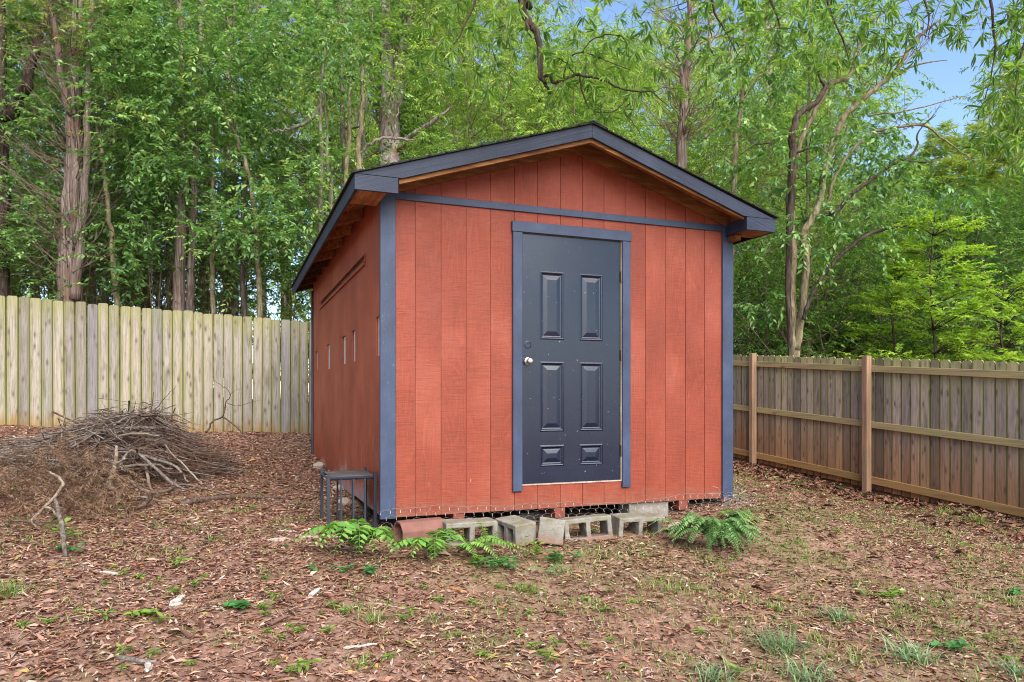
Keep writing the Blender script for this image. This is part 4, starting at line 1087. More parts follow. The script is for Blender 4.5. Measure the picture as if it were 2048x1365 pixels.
named_tree('pine_tree', 'sunlit pine with fluffy yellow green needle tufts low in the sky gap at the right', 'tree', M['bark_pine'],
  [([(2015,700,21),(2018,420,21),(2024,260,21),(2030,150,21)], [.16,.13,.10,.03]), ([(2018,330,21),(1960,300,20.6),(1900,290,20.3)], [.05,.035,.012]), ([(2018,380,21),(1940,370,20.4),(1880,355,20)], [.05,.035,.012]), ([(2022,280,21),(2060,250,20.6)], [.04,.012])],
  crown=[(*cloud([(1905,285,20,.7,.35,60),(1945,300,20,.8,.4,70),(2010,260,20,.8,.5,80),(1880,350,20,.9,.35,70),(1960,360,20,1.0,.4,80),(2040,320,20,.8,.5,70),(1830,345,20.5,.7,.25,40),(2035,180,20,.5,.4,40)]), dict(leaf_mat=M['leaf_pine'], length=.22, nleaf=40, L=.24, W=.020, droop=.0))])
# lime green sapling with layered sprays at the right
def layered(px, py_top, py_bot, Z, hw, n_layers, per, name_label, seed):
    r = np.random.default_rng(seed); b = P(px, py_bot, Z); z = gzf(b[0], b[1])-.05
    off = np.array([b[0], b[1], z]); root = empty('sapling', off); tag(root, name_label, 'tree', 'lime green saplings')
    topz = P(px, py_top, Z)[2]-z
    m_ = MB(); p, rr = smooth_path([(0,0,-.2),(.05,0,topz*.4),(-.05,.03,topz*.8),(.02,0,topz)], [.03,.024,.015,.006], 5, .01, r); m_.tube(p, rr, 7)
    C, D = [], []
    z0 = P(px, py_bot, Z)[2]-z
    for i in range(n_layers):
        t = (i+.5)/n_layers; zz = z0+(topz-z0)*t; w = hw*(1-.55*t)
        for j in range(per):
            q = r.uniform(0, 2*pi); e = np.array([cos(q)*w, sin(q)*w, zz+r.normal(0,.10)+.12*w]); a = np.array([0,0,zz-.15])
            mid = (a+e)/2+np.array([0,0,.06]); m_.tube([a, mid, e], [.009,.006,.003], 4)
            for _ in range(9):
                f = r.uniform(.25,1.05); c = a+(e-a)*f+np.array([0,0,.10*sin(pi*f)])+r.normal(0,.045,3); C.append(c)
                D.append(norm(e-a)+np.array([r.normal(0,.7), r.normal(0,.7), r.normal(-.02,.08)]))
    m_.build('trunk', M['bark_dark'], root, smooth=True)
    crown_object('crown', r, np.array(C), np.array(D), M['leaf_lime'], root, .24, 16, .070, .030, .06, None)
layered(1868, 430, 760, 11.9, 1.0, 7, 9, 'airy lime green sapling in flat layers, the taller, standing behind the right fence', 1)
layered(2010, 560, 800, 11.2, 1.0, 5, 9, 'airy lime green sapling cut by the right edge behind the right fence', 2)
layered(1790, 520, 760, 12.6, .8, 4, 8, 'airy lime green sapling, the smallest and leftmost behind the right fence', 3)

# ------------------------------------------------------------------ branches hanging into view from the big tree overhead
rng = np.random.default_rng(55)
ov = empty('overhanging_tree', (-3.6, -6.4, gzf(-3.6,-6.4)-.05)); tag(ov, 'gnarled bare limb with drooping whorls of long leaves hanging in above the shed roof', 'tree')
oo = np.array([-3.6,-6.4,gzf(-3.6,-6.4)-.05])
m_ = MB()
Zb = 4.9
main = [np.array([-3.6,-6.4,-.2]), np.array([-3.5,-6.3,2.5]), np.array([-2.6,-5.2,4.8]), np.array([-1.2,-2.9,5.4])]+px_path([(1035,-60,Zb),(1042,0,Zb),(1056,42,Zb),(1074,68,Zb),(1080,110,Zb),(1081,150,Zb),(1088,163,Zb),(1094,175,Zb),(1104,188,Zb)])
rad = [.17,.15,.11,.07,.028,.026,.024,.023,.0205,.019,.014,.010,.006]
p, r = smooth_path([q-oo for q in main], rad, 5, .003, rng); m_.tube(p, r, 9)
def ob(pts, rr, k=6):
    p, r = smooth_path([q-oo for q in px_path([(a,b,c) for a,b,c in pts])], rr, 4, .003, rng); m_.tube(p, r, k); return p
tips = []
tips.append(ob([(1048,30,Zb),(1056,58,Zb-.02),(1063,76,Zb-.03)], [.013,.010,.003]))
a1 = ob([(1083,155,Zb),(1098,151,Zb),(1104,162,Zb),(1112,165,Zb),(1135,156,Zb),(1150,150,Zb),(1162,152,Zb),(1190,157,Zb),(1215,165,Zb),(1245,178,Zb),(1275,183,Zb),(1305,184,Zb),(1320,200,Zb),(1345,218,Zb)], [.011,.012,.012,.011,.010,.010,.009,.007,.007,.006,.005,.005,.004,.002])
tips.append(a1)
for pts, rr in [([(1160,152,Zb),(1165,185,Zb),(1180,218,Zb),(1205,225,Zb),(1228,222,Zb),(1248,205,Zb),(1258,188,Zb)], [.007,.006,.005,.005,.005,.004,.003]),
   ([(1150,150,Zb),(1135,130,Zb-.05),(1120,118,Zb-.1),(1105,125,Zb-.1)], [.005,.004,.003,.002]),
   ([(1128,158,Zb),(1140,115,Zb-.05),(1165,105,Zb-.1),(1185,112,Zb-.1),(1220,125,Zb-.15),(1260,140,Zb-.2)], [.006,.005,.004,.004,.003,.002]),
   ([(1165,106,Zb-.1),(1178,85,Zb-.1),(1210,70,Zb-.12),(1250,78,Zb-.15),(1258,120,Zb-.2)], [.005,.004,.004,.003,.002]),
   ([(1258,186,Zb),(1262,205,Zb),(1248,222,Zb),(1270,250,Zb),(1295,290,Zb+.1)], [.004,.004,.003,.003,.0015]),
   ([(1305,184,Zb),(1335,176,Zb),(1360,190,Zb)], [.003,.002,.001]),
   ([(1083,160,Zb),(1072,172,Zb),(1060,192,Zb)], [.004,.003,.0015])]:
    tips.append(ob(pts, rr, 5))
# second set of drooping branches: from the same tree, to the upper right and the upper left
for s in [[(1420,-80,4.4),(1424,10,4.4),(1450,60,4.4),(1475,110,4.4)], [(1630,-90,4.6),(1660,20,4.6),(1690,90,4.6),(1700,130,4.6)], [(960,-80,4.4),(950,0,4.4),(925,60,4.4),(900,100,4.4)],
          [(1500,-80,4.8),(1540,-5,4.8),(1560,60,4.8),(1545,130,4.8)], [(1830,-90,4.8),(1850,0,4.8),(1858,40,4.8),(1850,80,4.8)], [(1960,-90,4.3),(1985,20,4.3),(1990,110,4.3),(1970,200,4.3)], [(2080,-60,4.1),(2060,40,4.1),(2040,130,4.1),(2030,230,4.1)], [(2120,40,4.4),(2075,140,4.4),(2040,220,4.4)]]:
    tips.append(ob(s, [.012,.008,.005,.002] if len(s) == 4 else [.012,.006,.002], 5))
for a, b in [((-1.2,-2.9,5.4), P(1420,-80,4.4)), ((-1.2,-2.9,5.4), P(960,-80,4.4)), ((-1.0,-2.5,5.4), P(1630,-90,4.6)), ((-1.0,-2.5,5.4), P(1500,-80,4.8)), ((-1.2,-3,5.4), P(1830,-90,4.8)), ((-1.5,-3.6,5.3), P(1960,-90,4.3)), ((-1.5,-3.6,5.3), P(2080,-60,4.1)), ((-1.5,-3.6,5.3), P(2120,40,4.4))]:
    a = np.array(a); p, r = smooth_path([a-oo, (a+b)/2-oo+np.array([0,0,.35]), b-oo], [.03,.02,.012], 5); m_.tube(p, r, 6)
m_.build('trunk', M['bark_dark'], ov, smooth=True)
C, D = [], []
def scat(n, x0, x1, y0_, y1, Z0, Z1):
    for _ in range(n):
        c = P(rng.uniform(x0,x1), rng.uniform(y0_,y1), rng.uniform(Z0,Z1))-oo; C.append(c); D.append([rng.normal(0,.5), rng.normal(0,.5), rng.uniform(-.9,.2)])
for t in tips:
    for q in t:
        for _ in range(1):
            if rng.random() < .45 and q[2]+oo[2] > 3.58: C.append(q+rng.normal(0,.04,3)+np.array([0,0,.03])); D.append([rng.normal(0,.6), rng.normal(0,.6), rng.uniform(-.7,.3)])
scat(60, 850, 1060, -60, 150, 4.4, 5.2); scat(40, 1060, 1420, -70, 50, 4.7, 5.4); scat(50, 1150, 1380, 60, 190, 4.8, 5.4)
scat(100, 1380, 1620, -70, 120, 4.3, 5.4); scat(70, 1620, 1780, -70, 90, 4.4, 5.2); scat(60, 1770, 1990, -80, 75, 4.4, 5.2); scat(70, 1985, 2110, 150, 330, 4.2, 5.0); scat(140, 1975, 2110, -60, 240, 3.9, 4.8)
M['leaf_hang'] = material('long_drooping_leaves', m_leafy([(0, (.07,.16,.025)), (.5, (.155,.30,.045)), (1, (.32,.47,.085))], .45, .42, .4))
crown_object('crown', rng, np.array(C), np.array(D), M['leaf_hang'], ov, .16, 9, .078, .0155, .35, None, six=True, whorl=True)
# ------------------------------------------------------------------ things round the shed's foot
rng = np.random.default_rng(12)
def block_mesh(seed, l=.39, d=.19, h=.19, chip=0):
    """two-core concrete block, cores running through its depth; origin at the bottom centre"""
    t = .040
    xs = [-l/2, -l/2+t, -t/2, t/2, l/2-t, l/2]; zs = [0, t, h-t, h]
    me = MB(); V = {}; 
    def vid(i, j, y):
        k = (i, j, y)
        if k not in V: V[k] = len(me.v); me.v.append((xs[i], -d/2 if y == 0 else d/2, zs[j]))
        return V[k]
    hole = {(1,1),(3,1)}
    for i in range(5):
        for j in range(3):
            if (i,j) in hole: continue
            me.f.append((vid(i,j,0),vid(i+1,j,0),vid(i+1,j+1,0),vid(i,j+1,0))); me.f.append((vid(i,j,1),vid(i,j+1,1),vid(i+1,j+1,1),vid(i+1,j,1)))
    for i in range(5):
        me.f.append((vid(i,0,0),vid(i,0,1),vid(i+1,0,1),vid(i+1,0,0))); me.f.append((vid(i,3,0),vid(i+1,3,0),vid(i+1,3,1),vid(i,3,1)))
    for j in range(3):
        me.f.append((vid(0,j,0),vid(0,j+1,0),vid(0,j+1,1),vid(0,j,1))); me.f.append((vid(5,j,0),vid(5,j,1),vid(5,j+1,1),vid(5,j+1,0)))
    for (i,j) in hole:
        me.f.append((vid(i,j,0),vid(i+1,j,0),vid(i+1,j,1),vid(i,j,1))); me.f.append((vid(i,j+1,0),vid(i,j+1,1),vid(i+1,j+1,1),vid(i+1,j+1,0)))
        me.f.append((vid(i,j,0),vid(i,j,1),vid(i,j+1,1),vid(i,j+1,0))); me.f.append((vid(i+1,j,0),vid(i+1,j+1,0),vid(i+1,j+1,1),vid(i+1,j,1)))
    return me
def roughen(o, lvl, seed, amp):
    b = o.modifiers.new('bevel', 'BEVEL'); b.width = .009; b.segments = 2; b.limit_method = 'ANGLE'
    s = o.modifiers.new('sub', 'SUBSURF'); s.subdivision_type = 'SIMPLE'; s.levels = lvl; s.render_levels = lvl
    t = bpy.data.textures.new('rough', 'CLOUDS'); t.noise_scale = .05; t.noise_depth = 2
    d = o.modifiers.new('rough', 'DISPLACE'); d.texture = t; d.strength = amp; d.mid_level = .5; d.texture_coords = 'GLOBAL'
GB = 'loose concrete blocks along the front of the shed'
def block(px, pybot, v, rz, label, sink=0.0, tilt=(0,0), name='concrete_block', **kw):
    p = on_v(px, pybot, v); z = p[2] if sink is None else gzf(p[0], v)-sink
    o = block_mesh(1, **kw).build(name, M['block'], None, loc=(p[0], v, z), rot=(tilt[0], tilt[1], rz)); roughen(o, 2, 1, .012)
    tag(o, label, 'concrete block', GB); return o
block(938, 1085, -.30, R(-3), 'two hole concrete block beside the clay pipe, leftmost of the row', .01)
o = block(1032, 1085, -.30, R(-78), 'short broken concrete block turned end on, between the leftmost block and the tilted slab', .03, (R(4), R(3)), l=.29)
o = block(1098, 1100, -.36, R(-112), 'concrete block turned end on and tipped towards the yard, middle one of the row', .02, (R(-7), R(-10)), l=.36)
block(1172, 1090, -.34, R(-8), 'two hole concrete block with its openings facing the yard, right of the tipped one', .02, (R(-5), R(-4)))
block(1270, 1078, -.24, R(-3), 'two hole concrete block sunk in litter beside the fern clump, rightmost of the row', .045, (R(3), R(1)))
# piers under the shed
GP = 'concrete piers under the shed floor'
def pier(u, v, label, l=.39, d=.19, sh=0):
    g = gzf(u, v); top_ = ZB-.088
    m_ = MB(); m_.box((-l/2,-d/2,-.15),(l/2,d/2,top_-g-.001 if top_-g > .02 else .03)); o = m_.build('concrete_pier', M['blockdk'], None, loc=(u, v, g), rot=(0,0,R(sh))); roughen(o, 3, 2, .008)
    tag(o, label, 'concrete block', GP)
def pier2(u, v, z0, z1, label, l, d):
    m_ = MB(); m_.box((-l/2,-d/2,0),(l/2,d/2,z1-z0)); o = m_.build('concrete_pier', M['blockdk'], None, loc=(u, v, z0), rot=(0,0,0)); roughen(o, 3, 2, .008)
    tag(o, label, 'concrete block', GP)
q0 = on_v(1290, 1022, .10)
pier2(q0[0], .13, gzf(q0[0], .13)-.12, ZB-.003, 'large smooth grey pier block under the right part of the shed front', .40, .20)
pier2(.62, .30, gzf(.62, .3)-.1, ZB-.088, 'shadowed pier block under the left part of the shed front', .40, .20)
pier2(1.46, .45, gzf(1.46, .45)-.1, ZB-.088, 'shadowed pier block deep under the middle of the shed front', .40, .20)
# clay pipe
pp = on_v(840, 1062, -.22)
prof_o = [(cos(R(22.5+45*i))*.107, sin(R(22.5+45*i))*.100) for i in range(8)]
def rnd_poly(poly, n=3, f=.14):
    out = []
    for i in range(len(poly)):
        a = np.array(poly[i-1]); b = np.array(poly[i]); c_ = np.array(poly[(i+1)%len(poly)])
        for k in range(n+1):
            t = k/n; p0 = b+(a-b)*f; p1 = b+(c_-b)*f; out.append(tuple((1-t)**2*p0+2*t*(1-t)*b+t*t*p1))
    return out
po = rnd_poly(prof_o); n = len(po); ln = .345
m_ = MB(); V = []
for x, s in ((-ln/2, 1), (ln/2, 1), (ln/2, .84), (-ln/2, .84)): V += [(x, y*s, z*s) for y, z in po]
Fs = []
for a, b in ((0,1),(1,2),(2,3),(3,0)):
    for j in range(n): Fs.append((a*n+j, b*n+j, b*n+(j+1)%n, a*n+(j+1)%n))
m_.add(V, Fs)
zg = gzf(pp[0], -.22)
o = m_.build('clay_pipe', M['terra'], None, loc=(pp[0], -.22, zg+.085), rot=(R(4), 0, R(9)), bevel=.004, seg=2); tag(o, 'rounded octagonal terracotta clay flue pipe lying on its side at the left of the blocks', 'clay pipe')
roof_t = None

# metal stand
sx0, sx1, sy0, sy1 = -.385, -.035, .14, .56
zg0 = gzf((sx0+sx1)/2, .3)
st_o = empty('plant_stand', ((sx0+sx1)/2, (sy0+sy1)/2, zg0)); tag(st_o, 'low black metal stand with a weathered plank top against the left corner of the shed', 'stand')
so_ = np.array([(sx0+sx1)/2, (sy0+sy1)/2, zg0])
def bar(x, y, z0, z1, nm='leg', w=.011, lean=(0,0)):
    m_ = MB(); a, b = x-so_[0], y-so_[1]
    m_.prism([(a-w,b-w,z0),(a+w,b-w,z0),(a+w,b+w,z0),(a-w,b+w,z0)], (lean[0],lean[1],z1-z0)); return m_.build(nm, M['iron'], st_o)
H_ = .40
for x, y in ((sx0,sy0),(sx1,sy0),(sx0,sy1),(sx1,sy1)): bar(x, y, -.04, H_+.03)
def rl(x0, y0_, x1, y1, z, nm='rail', w=.009):
    m_ = MB(); a = np.array([x0-so_[0], y0_-so_[1], z]); b = np.array([x1-so_[0], y1-so_[1], z]); m_.tube([a, b], w*1.25, 4); return m_.build(nm, M['iron'], st_o)
for z in (.0, H_-.012):
    rl(sx0,sy0,sx1,sy0,z); rl(sx0,sy1,sx1,sy1,z); rl(sx0,sy0,sx0,sy1,z); rl(sx1,sy0,sx1,sy1,z)
for f in (.27, .53, .78): bar(sx0+(sx1-sx0)*f, sy0, 0, H_-.01, 'bar', .0065)
for f in (.35, .7): bar(sx0+(sx1-sx0)*f, sy1, 0, H_-.01, 'bar', .0065)
m_ = MB(); m_.box((sx0-so_[0]+.012,sy0-so_[1]+.012,H_-.004),(sx1-so_[0]-.012,sy1-so_[1]-.012,H_+.010)); m_.build('top_plank', M['greywood'], st_o, bevel=.003)
# leaf scraps lying on it
for i in range(2):
    pass

# hexagonal netting pinned along the front
nm_ = MB(); cell = .076; 
def net_pt(s, t):
    """s metres along the front, t metres down from the netting's upper edge"""
    u = -.03+s; top_ = ZB+.045+.022*sin(s*2.1+.5)+.012*sin(s*5.3)
    if s > 3.05: top_ -= 0.0
    sag = .05*max(0, sin(s*1.9-.4))
    v = -.032-.55*t-.25*t*t*sin(s*3+1)-sag*t*2
    z = top_-t*.82+.006*sin(s*17+t*30)
    return np.array([u, v, z])
hx, hy = cell, cell*.5
rows = 4; cols = int(3.30/hx)
rr_ = .00095
for j in range(rows):
    for i in range(cols):
        s = (i+(.5 if j%2 else 0))*hx; t = j*hy*1.25
        a = (s, t+.35*hy); b = (s+hx*.5, t-.05*hy if j else 0); c_ = (s+hx, t+.35*hy); d_ = (s, t+.95*hy)
        jt = lambda q: (q[0]+rng.normal(0,.0025), q[1]+rng.normal(0,.002))
        A, B_, Cc, Dd = [net_pt(*q) for q in (a, b, c_, d_)]
        if rng.random() < .97: nm_.tube([A, B_], rr_, 3, False)
        if rng.random() < .97: nm_.tube([B_, Cc], rr_, 3, False)
        if rng.random() < .97: nm_.tube([A, Dd], rr_*1.35, 3, False)
nm_.tube([net_pt(s, 0) for s in np.arange(0, 3.3, .03)], rr_*1.3, 3, False)
o = nm_.build('wire_netting', M['wire'], None); tag(o, 'thin hexagonal chicken wire strung loosely along the bottom of the shed front', 'wire netting')
# frayed ends at the right corner
fr = MB()
for i in range(60):
    a = np.array([3.10+rng.normal(.05,.07), -.10+rng.normal(0,.07), .60+rng.normal(0,.05)]); d = rng.normal(0, .06, 3); d[2] *= .6; b = a+d; c_ = b+rng.normal(0, .04, 3)
    p, r = smooth_path([a, b, c_], [rr_]*3, 3); fr.tube(p, rr_, 3, False)
o = fr.build('wire_tangle', M['wire'], None); tag(o, 'frayed tangle of wire ends below the right corner of the shed', 'wire netting')

# ------------------------------------------------------------------ stones
def rock(px, py, sx, sy, sz, label, cat='stone', rz=0, mat='stone', name='stone', seed=0, group=None, lift=.35):
    p = G(px, py); r = np.random.default_rng(seed+7)
    import bmesh
    bm = bmesh.new(); bmesh.ops.create_icosphere(bm, subdivisions=2, radius=1)
    ph = r.uniform(0, 6, 6)
    for v in bm.verts:
        c = v.co.copy(); k = 1+.20*sin(c.x*2.6+ph[0])+.18*sin(c.y*3.1+ph[1])+.14*sin(c.z*3.7+ph[2])+.05*sin(c.x*8+c.y*7+ph[3])
        e = 2.6; nrm = (abs(c.x)**e+abs(c.y)**e+abs(c.z)**e)**(1/e); v.co = c/nrm*k
        v.co.x *= sx; v.co.y *= sy; v.co.z *= sz
    me = bpy.data.meshes.new(name); bm.to_mesh(me); bm.free(); me.materials.append(M[mat])
    o = bpy.data.objects.new(name, me); COL.objects.link(o); o.location = (p[0], p[1], gzf(p[0],p[1])+sz*lift); o.rotation_euler = (r.normal(0,.1), r.normal(0,.1), rz)
    tag(o, label, cat, group); return o
rock(692, 1010, .07, .05, .045, 'tan rounded stone seen through the metal stand', seed=1)
rock(676, 980, .05, .05, .035, 'larger pale stone wedged under the rotted side wall behind the metal stand', seed=2)
rock(636, 938, .055, .06, .05, 'pale rock under the far end of the rotted side wall', seed=3)
rock(652, 958, .045, .06, .035, 'small brown stone beside the rock at the rotted side wall', seed=4)
rock(725, 1088, .075, .05, .045, 'mossy tan stone just left of the clay pipe', seed=5)
rock(552, 1083, .065, .035, .014, 'flat pale grey stone, leftmost in the litter left of the metal stand', seed=6)
rock(612, 1077, .04, .025, .014, 'small whitish stone left of the metal stand', seed=7)
rock(630, 1076, .028, .022, .014, 'smallest whitish stone just left of the metal stand', seed=8)
rock(675, 1076, .030, .022, .015, 'whitish pebble in front of the metal stand', seed=9)
rock(695, 1082, .035, .025, .018, 'cream pebble between the metal stand and the fern', seed=10)
rock(1462, 1068, .17, .10, .075, 'reddish flat rock half hidden in the fern clump right of the blocks', mat='terra', seed=11)
rock(1368, 1062, .12, .08, .055, 'brown stone between the rightmost block and the fern clump', seed=12)
rock(1080, 1188, .020, .016, .010, 'small cream pebble on the ground below the tipped block', seed=13)

# ------------------------------------------------------------------ sticks, chips and branches lying about
M['stick_pale'] = material('bleached_branch', m_bark((.20,.15,.105), (.33,.27,.205), (.14,.10,.07), 20, 20, .4))
M['stick_grey'] = material('grey_branch', m_bark((.12,.095,.078), (.24,.20,.17), (.10,.07,.05), 26, 26, .4))
M['stick_dark'] = material('dark_dead_twigs', m_bark((.075,.046,.035), (.165,.115,.090), (.13,.065,.038), 30, 30, .3))
M['chip'] = material('white_split_wood', m_bark((.36,.31,.26), (.55,.50,.44), (.30,.24,.20), 40, 12, .3))
M['orange_wood'] = material('torn_orange_wood', m_bark((.34,.15,.07), (.50,.27,.14), (.20,.09,.05), 30, 30, .4))
def gpt(px, py, h=0.0):
    p = G(px, py); return np.array([p[0], p[1], gzf(p[0],p[1])+h])
def branch(pts, rad, label, mat='stick_pale', name='fallen_branch', k=7, extra=(), group=None, cat='branch', wob=.002):
    """pts: (px, py of the ground below it, height)"""
    base = gpt(*pts[0]); m_ = MB(); w = [gpt(*q)-base for q in pts]
    p, r = smooth_path(w, rad, 4, wob, rng); m_.tube(p, r, k)
    for ep, er in extra:
        p, r = smooth_path([gpt(*q)-base for q in ep], er, 4, wob, rng); m_.tube(p, r, 5)
    o = m_.build(name, M[mat], None, loc=base, smooth=True); tag(o, label, cat, group); return o

# brush pile: centre found on the ground under its middle
bc = G(285, 968); 
ex, ey = np.array([ct, -st]), np.array([st, ct])          # across the view, away from the view
Zc = float((bc[:2]-CAM[:2])@ey)+.75
PC = np.array(camuv((283-CX)/F_PX*Zc, Zc))
RX, RY, HH = .70, .80, .54
def mound(a, b):  # a across, b away, both in metres from PC
    d = ((a+.06)/RX)**2+(b/RY)**2
    return HH*np.exp(-d*1.3)*(1+.16*np.sin(a*7+b*4)+.10*np.sin(a*13-b*9))+.10*np.exp(-((a+.9)/.7)**2-(b/.6)**2)
def mpt(a, b, lift=0):
    u, v = PC+ex*a+ey*b; return np.array([u, v, gzf(u, v)+float(mound(a, b))+lift])
bp = MB(); pbase = np.array([PC[0], PC[1], gzf(PC[0],PC[1])])
rb = np.random.default_rng(8)
def stick(mb, a, b, q, l, r, lift, el=0, bend=.07, k=4, follow=.45):
    pts = []; n_ = 6; cv = rb.normal(0, bend)
    for i in range(n_):
        t = (i/(n_-1)-.5)*l; aa = a+cos(q)*t-sin(q)*cv*(t/l*2)**2*l; bb = b+sin(q)*t+cos(q)*cv*(t/l*2)**2*l
        p = mpt(aa, bb, lift); pm = mpt(a, b, lift); z = pm[2]+(p[2]-pm[2])*follow+el*t
        u, v = PC+ex*aa+ey*bb
        pts.append(np.array([p[0], p[1], max(z, gzf(u, v)+.004)])+rb.normal(0, .006, 3)-pbase)
    mb.tube(pts, [r*(1.1-.65*i/(n_-1)) for i in range(n_)], k, False)
for i in range(1700):
    rr = rb.random()**.6; q = rb.uniform(0, 2*pi); a, b = RX*1.3*rr*cos(q)-.08, RY*1.2*rr*sin(q)
    ang = rb.normal(.1, .8) if rb.random() < .5 else rb.uniform(0, pi)
    depth = -rb.random()**1.6*.6*float(mound(a, b))
    stick(bp, a, b, ang, rb.uniform(.18, .75), rb.choice([.0025,.0035,.005,.009,.014], p=[.36,.32,.2,.09,.03]), depth+rb.uniform(-.01,.045), rb.normal(0,.34), rb.choice([.06,.14,.26]))
o = bp.build('brush_pile', M['stick_dark'], None, loc=pbase); tag(o, 'heaped pile of dry grey brown twigs in front of the left fence', 'brush pile', kind='stuff')
bp2 = MB()
for i in range(150):
    rr = rb.random()**.6; q = rb.uniform(0, 2*pi); a, b = RX*1.1*rr*cos(q), RY*rr*sin(q)-.1
    stick(bp2, a, b, rb.normal(.1, .7), rb.uniform(.4, 1.25), rb.choice([.004,.006,.010], p=[.5,.35,.15]), rb.uniform(0,.05), rb.normal(0,.10), .10, 5)
for i in range(300):
    a, b = rb.uniform(-1.9, -.1), rb.uniform(-1.2, .35); stick(bp2, a, b, rb.uniform(0, pi), rb.uniform(.2, .8), rb.choice([.003,.005,.008]), rb.uniform(.0,.16), rb.normal(0,.25), .18, 4)
o = bp2.build('brush_pile', M['stick_grey'], None, loc=pbase); tag(o, 'paler stripped twigs strewn over the top of the brush pile', 'brush pile', kind='stuff')
# sprigs sticking up from the pile
def sprig(pxs, rad, label, mat='stick_dark', extra=()):
    """pixel polyline at a depth, rooted in the pile"""
    w = px_path(pxs); m_ = MB(); base = w[0]
    p, r = smooth_path([q-base for q in w], rad, 4, .006, rng); m_.tube(p, r, 5)
    for ep, er in extra:
        p, r = smooth_path([q-base for q in px_path(ep)], er, 4, .004, rng); m_.tube(p, r, 4)
    o = m_.build('dead_branch', M[mat], None, loc=base, smooth=True); tag(o, label, 'branch'); return o
Zp = float((PC-CAM[:2])@ey)
sprig([(412,866,Zp+.1),(424,845,Zp+.1),(444,834,Zp+.1),(450,816,Zp+.1),(455,804,Zp+.1),(460,786,Zp+.1),(440,770,Zp+.1),(423,752,Zp+.1)], [.011,.010,.009,.007,.006,.004,.003,.0015], 'thin dark forked branch standing out of the right end of the brush pile',
   extra=[([(444,834,Zp+.1),(470,850,Zp),(495,878,Zp-.1),(530,900,Zp-.25),(570,912,Zp-.4)], [.009,.008,.006,.004,.002]), ([(455,806,Zp+.1),(475,812,Zp+.1),(520,800,Zp+.05)], [.004,.003,.001]), ([(458,790,Zp+.1),(470,782,Zp),(486,776,Zp)], [.003,.002,.001])])
sprig([(300,838,Zp),(318,812,Zp),(340,785,Zp),(352,770,Zp)], [.006,.005,.003,.0015], 'fine straight twig slanting up right from the top of the brush pile')
sprig([(290,850,Zp),(284,825,Zp),(277,806,Zp)], [.006,.004,.002], 'short twig slanting up left from the top of the brush pile', 'stick_pale')
sprig([(212,862,Zp),(205,830,Zp),(210,815,Zp),(200,800,Zp)], [.004,.003,.002,.001], 'thin crooked twig over the left side of the brush pile')
# the big pale pieces in and around the pile
def stand(pts, rad, label, mat='stick_pale', extra=()):
    Zg = float((G(*pts[-1][:2])[:2]-CAM[:2])@ey)
    f = lambda q: (q[0], q[1], Zg+(q[2] if len(q) > 2 else 0))
    w = px_path([f(q) for q in pts]); base = w[-1]; m_ = MB()
    p, r = smooth_path([q-base for q in w], rad, 4, .002, rng); m_.tube(p, r, 7)
    for ep, er in extra:
        p, r = smooth_path([q-base for q in px_path([f(q) for q in ep])], er, 4, .002, rng); m_.tube(p, r, 5)
    o = m_.build('fallen_branch', M[mat], None, loc=base, smooth=True); tag(o, label, 'branch'); return o
stand([(233,893,.35),(232,915,.28),(226,945,.18),(219,962,.12),(220,975,.08),(236,984,.05),(236,1004,.02),(230,1012)], [.013,.016,.020,.021,.021,.020,.020,.012], 'thick crooked pale branch standing against the front of the brush pile',
   extra=[([(228,930,.22),(240,924,.2),(250,918,.18)], [.012,.012,.010])])
stand([(98,944,.25),(112,952,.2),(126,966,.15),(120,980,.12),(105,1000,.08),(90,1014,.05),(74,1030,.03),(64,1040,0),(66,1048,0),(80,1056,0)], [.007,.009,.010,.011,.012,.012,.011,.009,.007,.004], 'forked pale branch bent like an elbow, left of the brush pile',
   extra=[([(88,1016,.05),(100,1017,.02),(110,1026,0),(118,1040,0)], [.010,.010,.008,.005])])
stand([(110,998,.15),(116,1020,.1),(122,1045,.04),(126,1070,.02),(128,1090,.01),(131,1114)], [.010,.012,.015,.016,.014,.012], 'upright grey stick with green leaves at its foot, in front of the dead cedar heap', 'stick_grey')
branch([(190,1000,.03),(240,985,.12),(300,1000,.06),(345,988,.05),(352,975,.08)], [.012,.016,.017,.013,.008], 'long curved grey branch along the front foot of the brush pile', 'stick_grey')
branch([(240,975,.20),(262,965,.30),(300,975,.22),(345,990,.10),(378,990,.04)], [.009,.014,.015,.014,.009], 'long arched smooth branch across the front of the brush pile', 'stick_grey')
for i_, (pp_, rr_, lb_) in enumerate([
  ([(150,905,.5),(200,885,.4),(262,868,.3),(318,872,.2)], [.010,.014,.013,.006], 'long pale bowed limb over the upper left of the brush pile'),
  ([(255,905,.2),(300,915,.1),(352,935,0),(378,965,-.1)], [.014,.016,.013,.007], 'thick grey limb curving down the right face of the brush pile'),
  ([(330,890,.1),(362,925,0),(395,960,-.1),(412,968,-.2)], [.006,.009,.008,.004], 'thin limb sloping down the right side of the brush pile'),
  ([(180,960,-.1),(230,938,-.1),(290,930,-.1),(345,938,-.2)], [.012,.015,.014,.008], 'smooth mid grey limb lying low across the brush pile front'),
  ([(120,900,.4),(128,870,.5),(140,850,.6)], [.008,.006,.003], 'short upright twig at the left shoulder of the brush pile')]):
    sprig([(x_, y_, Zp-.75+z_) for x_, y_, z_ in pp_], rr_, lb_, 'stick_grey' if i_ % 2 else 'stick_pale')
branch([(262,935,.36),(285,955,.24),(298,985,.07),(306,1000,.01)], [.010,.016,.014,.009], 'pale split stick slanting down the face of the brush pile', 'stick_pale')
branch([(240,1000,.05),(290,1005,.04),(338,1008,.015)], [.006,.010,.013], 'pale tapering branch on the ground at the right foot of the brush pile')
